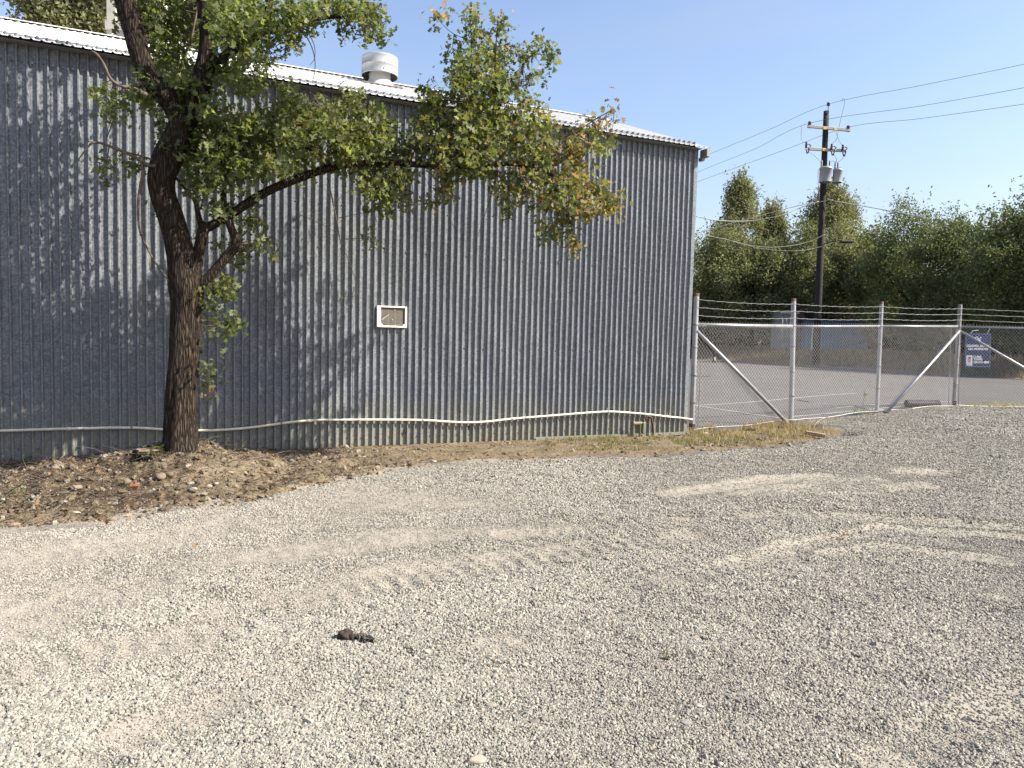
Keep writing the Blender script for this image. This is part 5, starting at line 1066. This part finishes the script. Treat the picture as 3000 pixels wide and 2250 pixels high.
P_, r = dirt_pts(14000, 3, lambda s_, o_, d: .22+.78*S(-s_, 4, 6))
sc_ = np.minimum(.032, .0045*(r.pareto(2.2, len(P_))+1)); instancer('rubble', P_+np.column_stack([np.zeros((len(P_), 2)), sc_*.2]), sc_, proto('clod', M_RUBBLE, range(20, 26), 8, 5, .7, 1.25, .3), 6)
# ---- grass
def blades(name, P_, h, wd, cols, seed, lean=.5):
    r = np.random.default_rng(seed); n = len(P_); a = r.uniform(0, 6.28, n); t = np.stack([np.cos(a), np.sin(a), 0*a], 1); b = r.uniform(0, 6.28, n); ln = np.stack([np.cos(b), np.sin(b), 0*b], 1)*(r.uniform(.1, 1., n)*lean*h)[:, None]
    w2 = (wd*r.uniform(.6, 1.3, n))[:, None]; hz = np.stack([0*h, 0*h, h], 1)
    V = np.stack([P_-t*w2, P_+t*w2, P_+ln*.35+hz*.6+t*w2*.7, P_+ln*.35+hz*.6-t*w2*.7, P_+ln+hz*.92], 1).reshape(-1, 3); b5 = np.arange(n)*5
    lo = np.stack([b5, b5+1, b5+2, b5+3, b5+3, b5+2, b5+4], 1).ravel(); o = npmesh(name, V, lo, np.tile([4, 3], n), M_BLADE, None, np.repeat(cols, 5, 0)); tag(o, kind='stuff')
def green_w(x, y):
    s_, o_ = sw(x, y); return S(s_, -3.4, -1.8)*(1-S(s_, .0, 1.4))*S(sdf(x, y), .25, .8)*np.clip(.45+3.2*fbm(x*4, y*4, 3, 12), 0, 1)
def dry_w(x, y):
    s_, o_ = sw(x, y); return S(s_, -.6, .7)*S(sdf(x, y), .03, .45)*np.clip(.42+3.4*fbm(x*4.2, y*4.2, 3, 14), 0, 1)
def scat(n, x0, x1, y0, y1, f, seed):
    r = np.random.default_rng(seed); x = r.uniform(x0, x1, n); y = r.uniform(y0, y1, n); k = (r.uniform(0, 1, n) < f(x, y)) & (behind_fence(x, y) < .05); x = x[k]; y = y[k]; return np.column_stack([x, y, H(x, y)-.01]), r
P_, r = scat(130000, -2, 6, 8, 14.5, green_w, 5); n = len(P_); c = np.array([.115, .15, .035])*(1-(q := r.uniform(0, 1, (n, 1))))+np.array([.24, .20, .085])*q; blades('green_grass', P_, r.uniform(.015, .08, n), np.full(n, .0035), c*r.uniform(.7, 1.3, (n, 1)), 6, .8); print('grass', n)
P_, r = scat(90000, 1.5, 6.5, 9.5, 14.6, dry_w, 7); n = len(P_); c = np.array([.35, .27, .16])*r.uniform(.55, 1.35, (n, 1)); g_ = r.uniform(0, 1, n) < .12; c[g_] = [.15, .15, .06]; blades('dry_grass', P_, r.uniform(.02, .12, n)*(.6+1.1*vnoise(P_[:, 0]*5, P_[:, 1]*5, 3)), np.full(n, .0035), c, 8, 1.1); print('dry', n)
# dry grass standing on the bank
r = np.random.default_rng(9); n = 16000; t = r.uniform(0, 4.6, n); dd_ = r.uniform(.1, 1, n)**1.5*14; fx_ = np.interp(t, range(8), far[:, 0]); fy_ = np.interp(t, range(8), far[:, 1]); x = fx_+dirv[0]*dd_; y = fy_+dirv[1]*dd_
P_ = np.column_stack([x, y, bank_z(dd_, x, y)-.02]); blades('bank_grass', P_, r.uniform(.12, .45, n), np.full(n, .02), np.array([.21, .155, .085])*r.uniform(.5, 1.3, (n, 1)), 10, .6)
def tuft(px, py, n, h, col, label, name='weed', spread=.05, p=None):
    q = G(px, py) if p is None else p; r = np.random.default_rng(int(px)); T = thing(name, q, label, 'weed', 'weeds'); P_ = np.column_stack([q[:2]+r.normal(size=(n, 2))*spread, np.full(n, q[2]-.005)])
    r2 = np.random.default_rng(3); a = r2.uniform(0, 6.28, n); hh = r.uniform(.4, 1, n)*h; V = []; lo = []
    mb = MB()
    for i in range(n):
        d_ = np.array([math.cos(a[i]), math.sin(a[i]), 0]); t_ = np.array([-d_[1], d_[0], 0])*.004; b_ = P_[i]; mb.add([b_-t_, b_+t_, b_+d_*hh[i]*.3+up*hh[i]*.6+t_, b_+d_*hh[i]*.3+up*hh[i]*.6-t_, b_+d_*hh[i]*.8+up*hh[i]*.9], [(0, 1, 2, 3), (3, 2, 4)], tuple(np.array(col)*r.uniform(.7, 1.3)))
    mb.build('blades', M_BLADE, T); return T
tuft(1960, 1928, 12, .045, (.12, .12, .05), 'tiny green grass tuft in the right middle gravel', spread=.02)
tuft(22, 1455, 30, .09, (.06, .10, .035), 'small green weed at the left edge of the dirt bank', spread=.06)
tuft(2512, 1213, 60, .22, (.13, .17, .05), 'green weed growing through the fence left of the third post', spread=.10)
tuft(2545, 1212, 30, .20, (.14, .17, .05), 'green weed at the foot of the third post', spread=.06)
tuft(2940, 1192, 160, .16, (.42, .36, .13), 'yellow grass patch under the fence right of the sign', spread=.28)
tuft(2850, 1188, 60, .10, (.38, .30, .12), 'short straw tuft below the blue sign', spread=.15)
q = at(2532, 1208, 15.3); T = thing('tall_weed', q, 'single thin tall weed stalk with seed heads left of the third post', 'weed'); mb = MB(); mb.tube(smooth([q-up*.05, at(2528, 1180, 15.3), at(2534, 1160, 15.3), at(2533, 1148, 15.3)], 3), .004, 5); mb.build('stalk', M_TWIG, T)
r = np.random.default_rng(2); Cn = np.array([at(2533+r.normal()*3, 1158+r.normal()*6, 15.3) for _ in range(22)]); V, lo, s_, cc = leafcloud(Cn, r.uniform(.02, .05, 22), leafcol(22, .2, r), 4); npmesh('seed_heads', V, lo, s_, M_LEAF, T, cc)
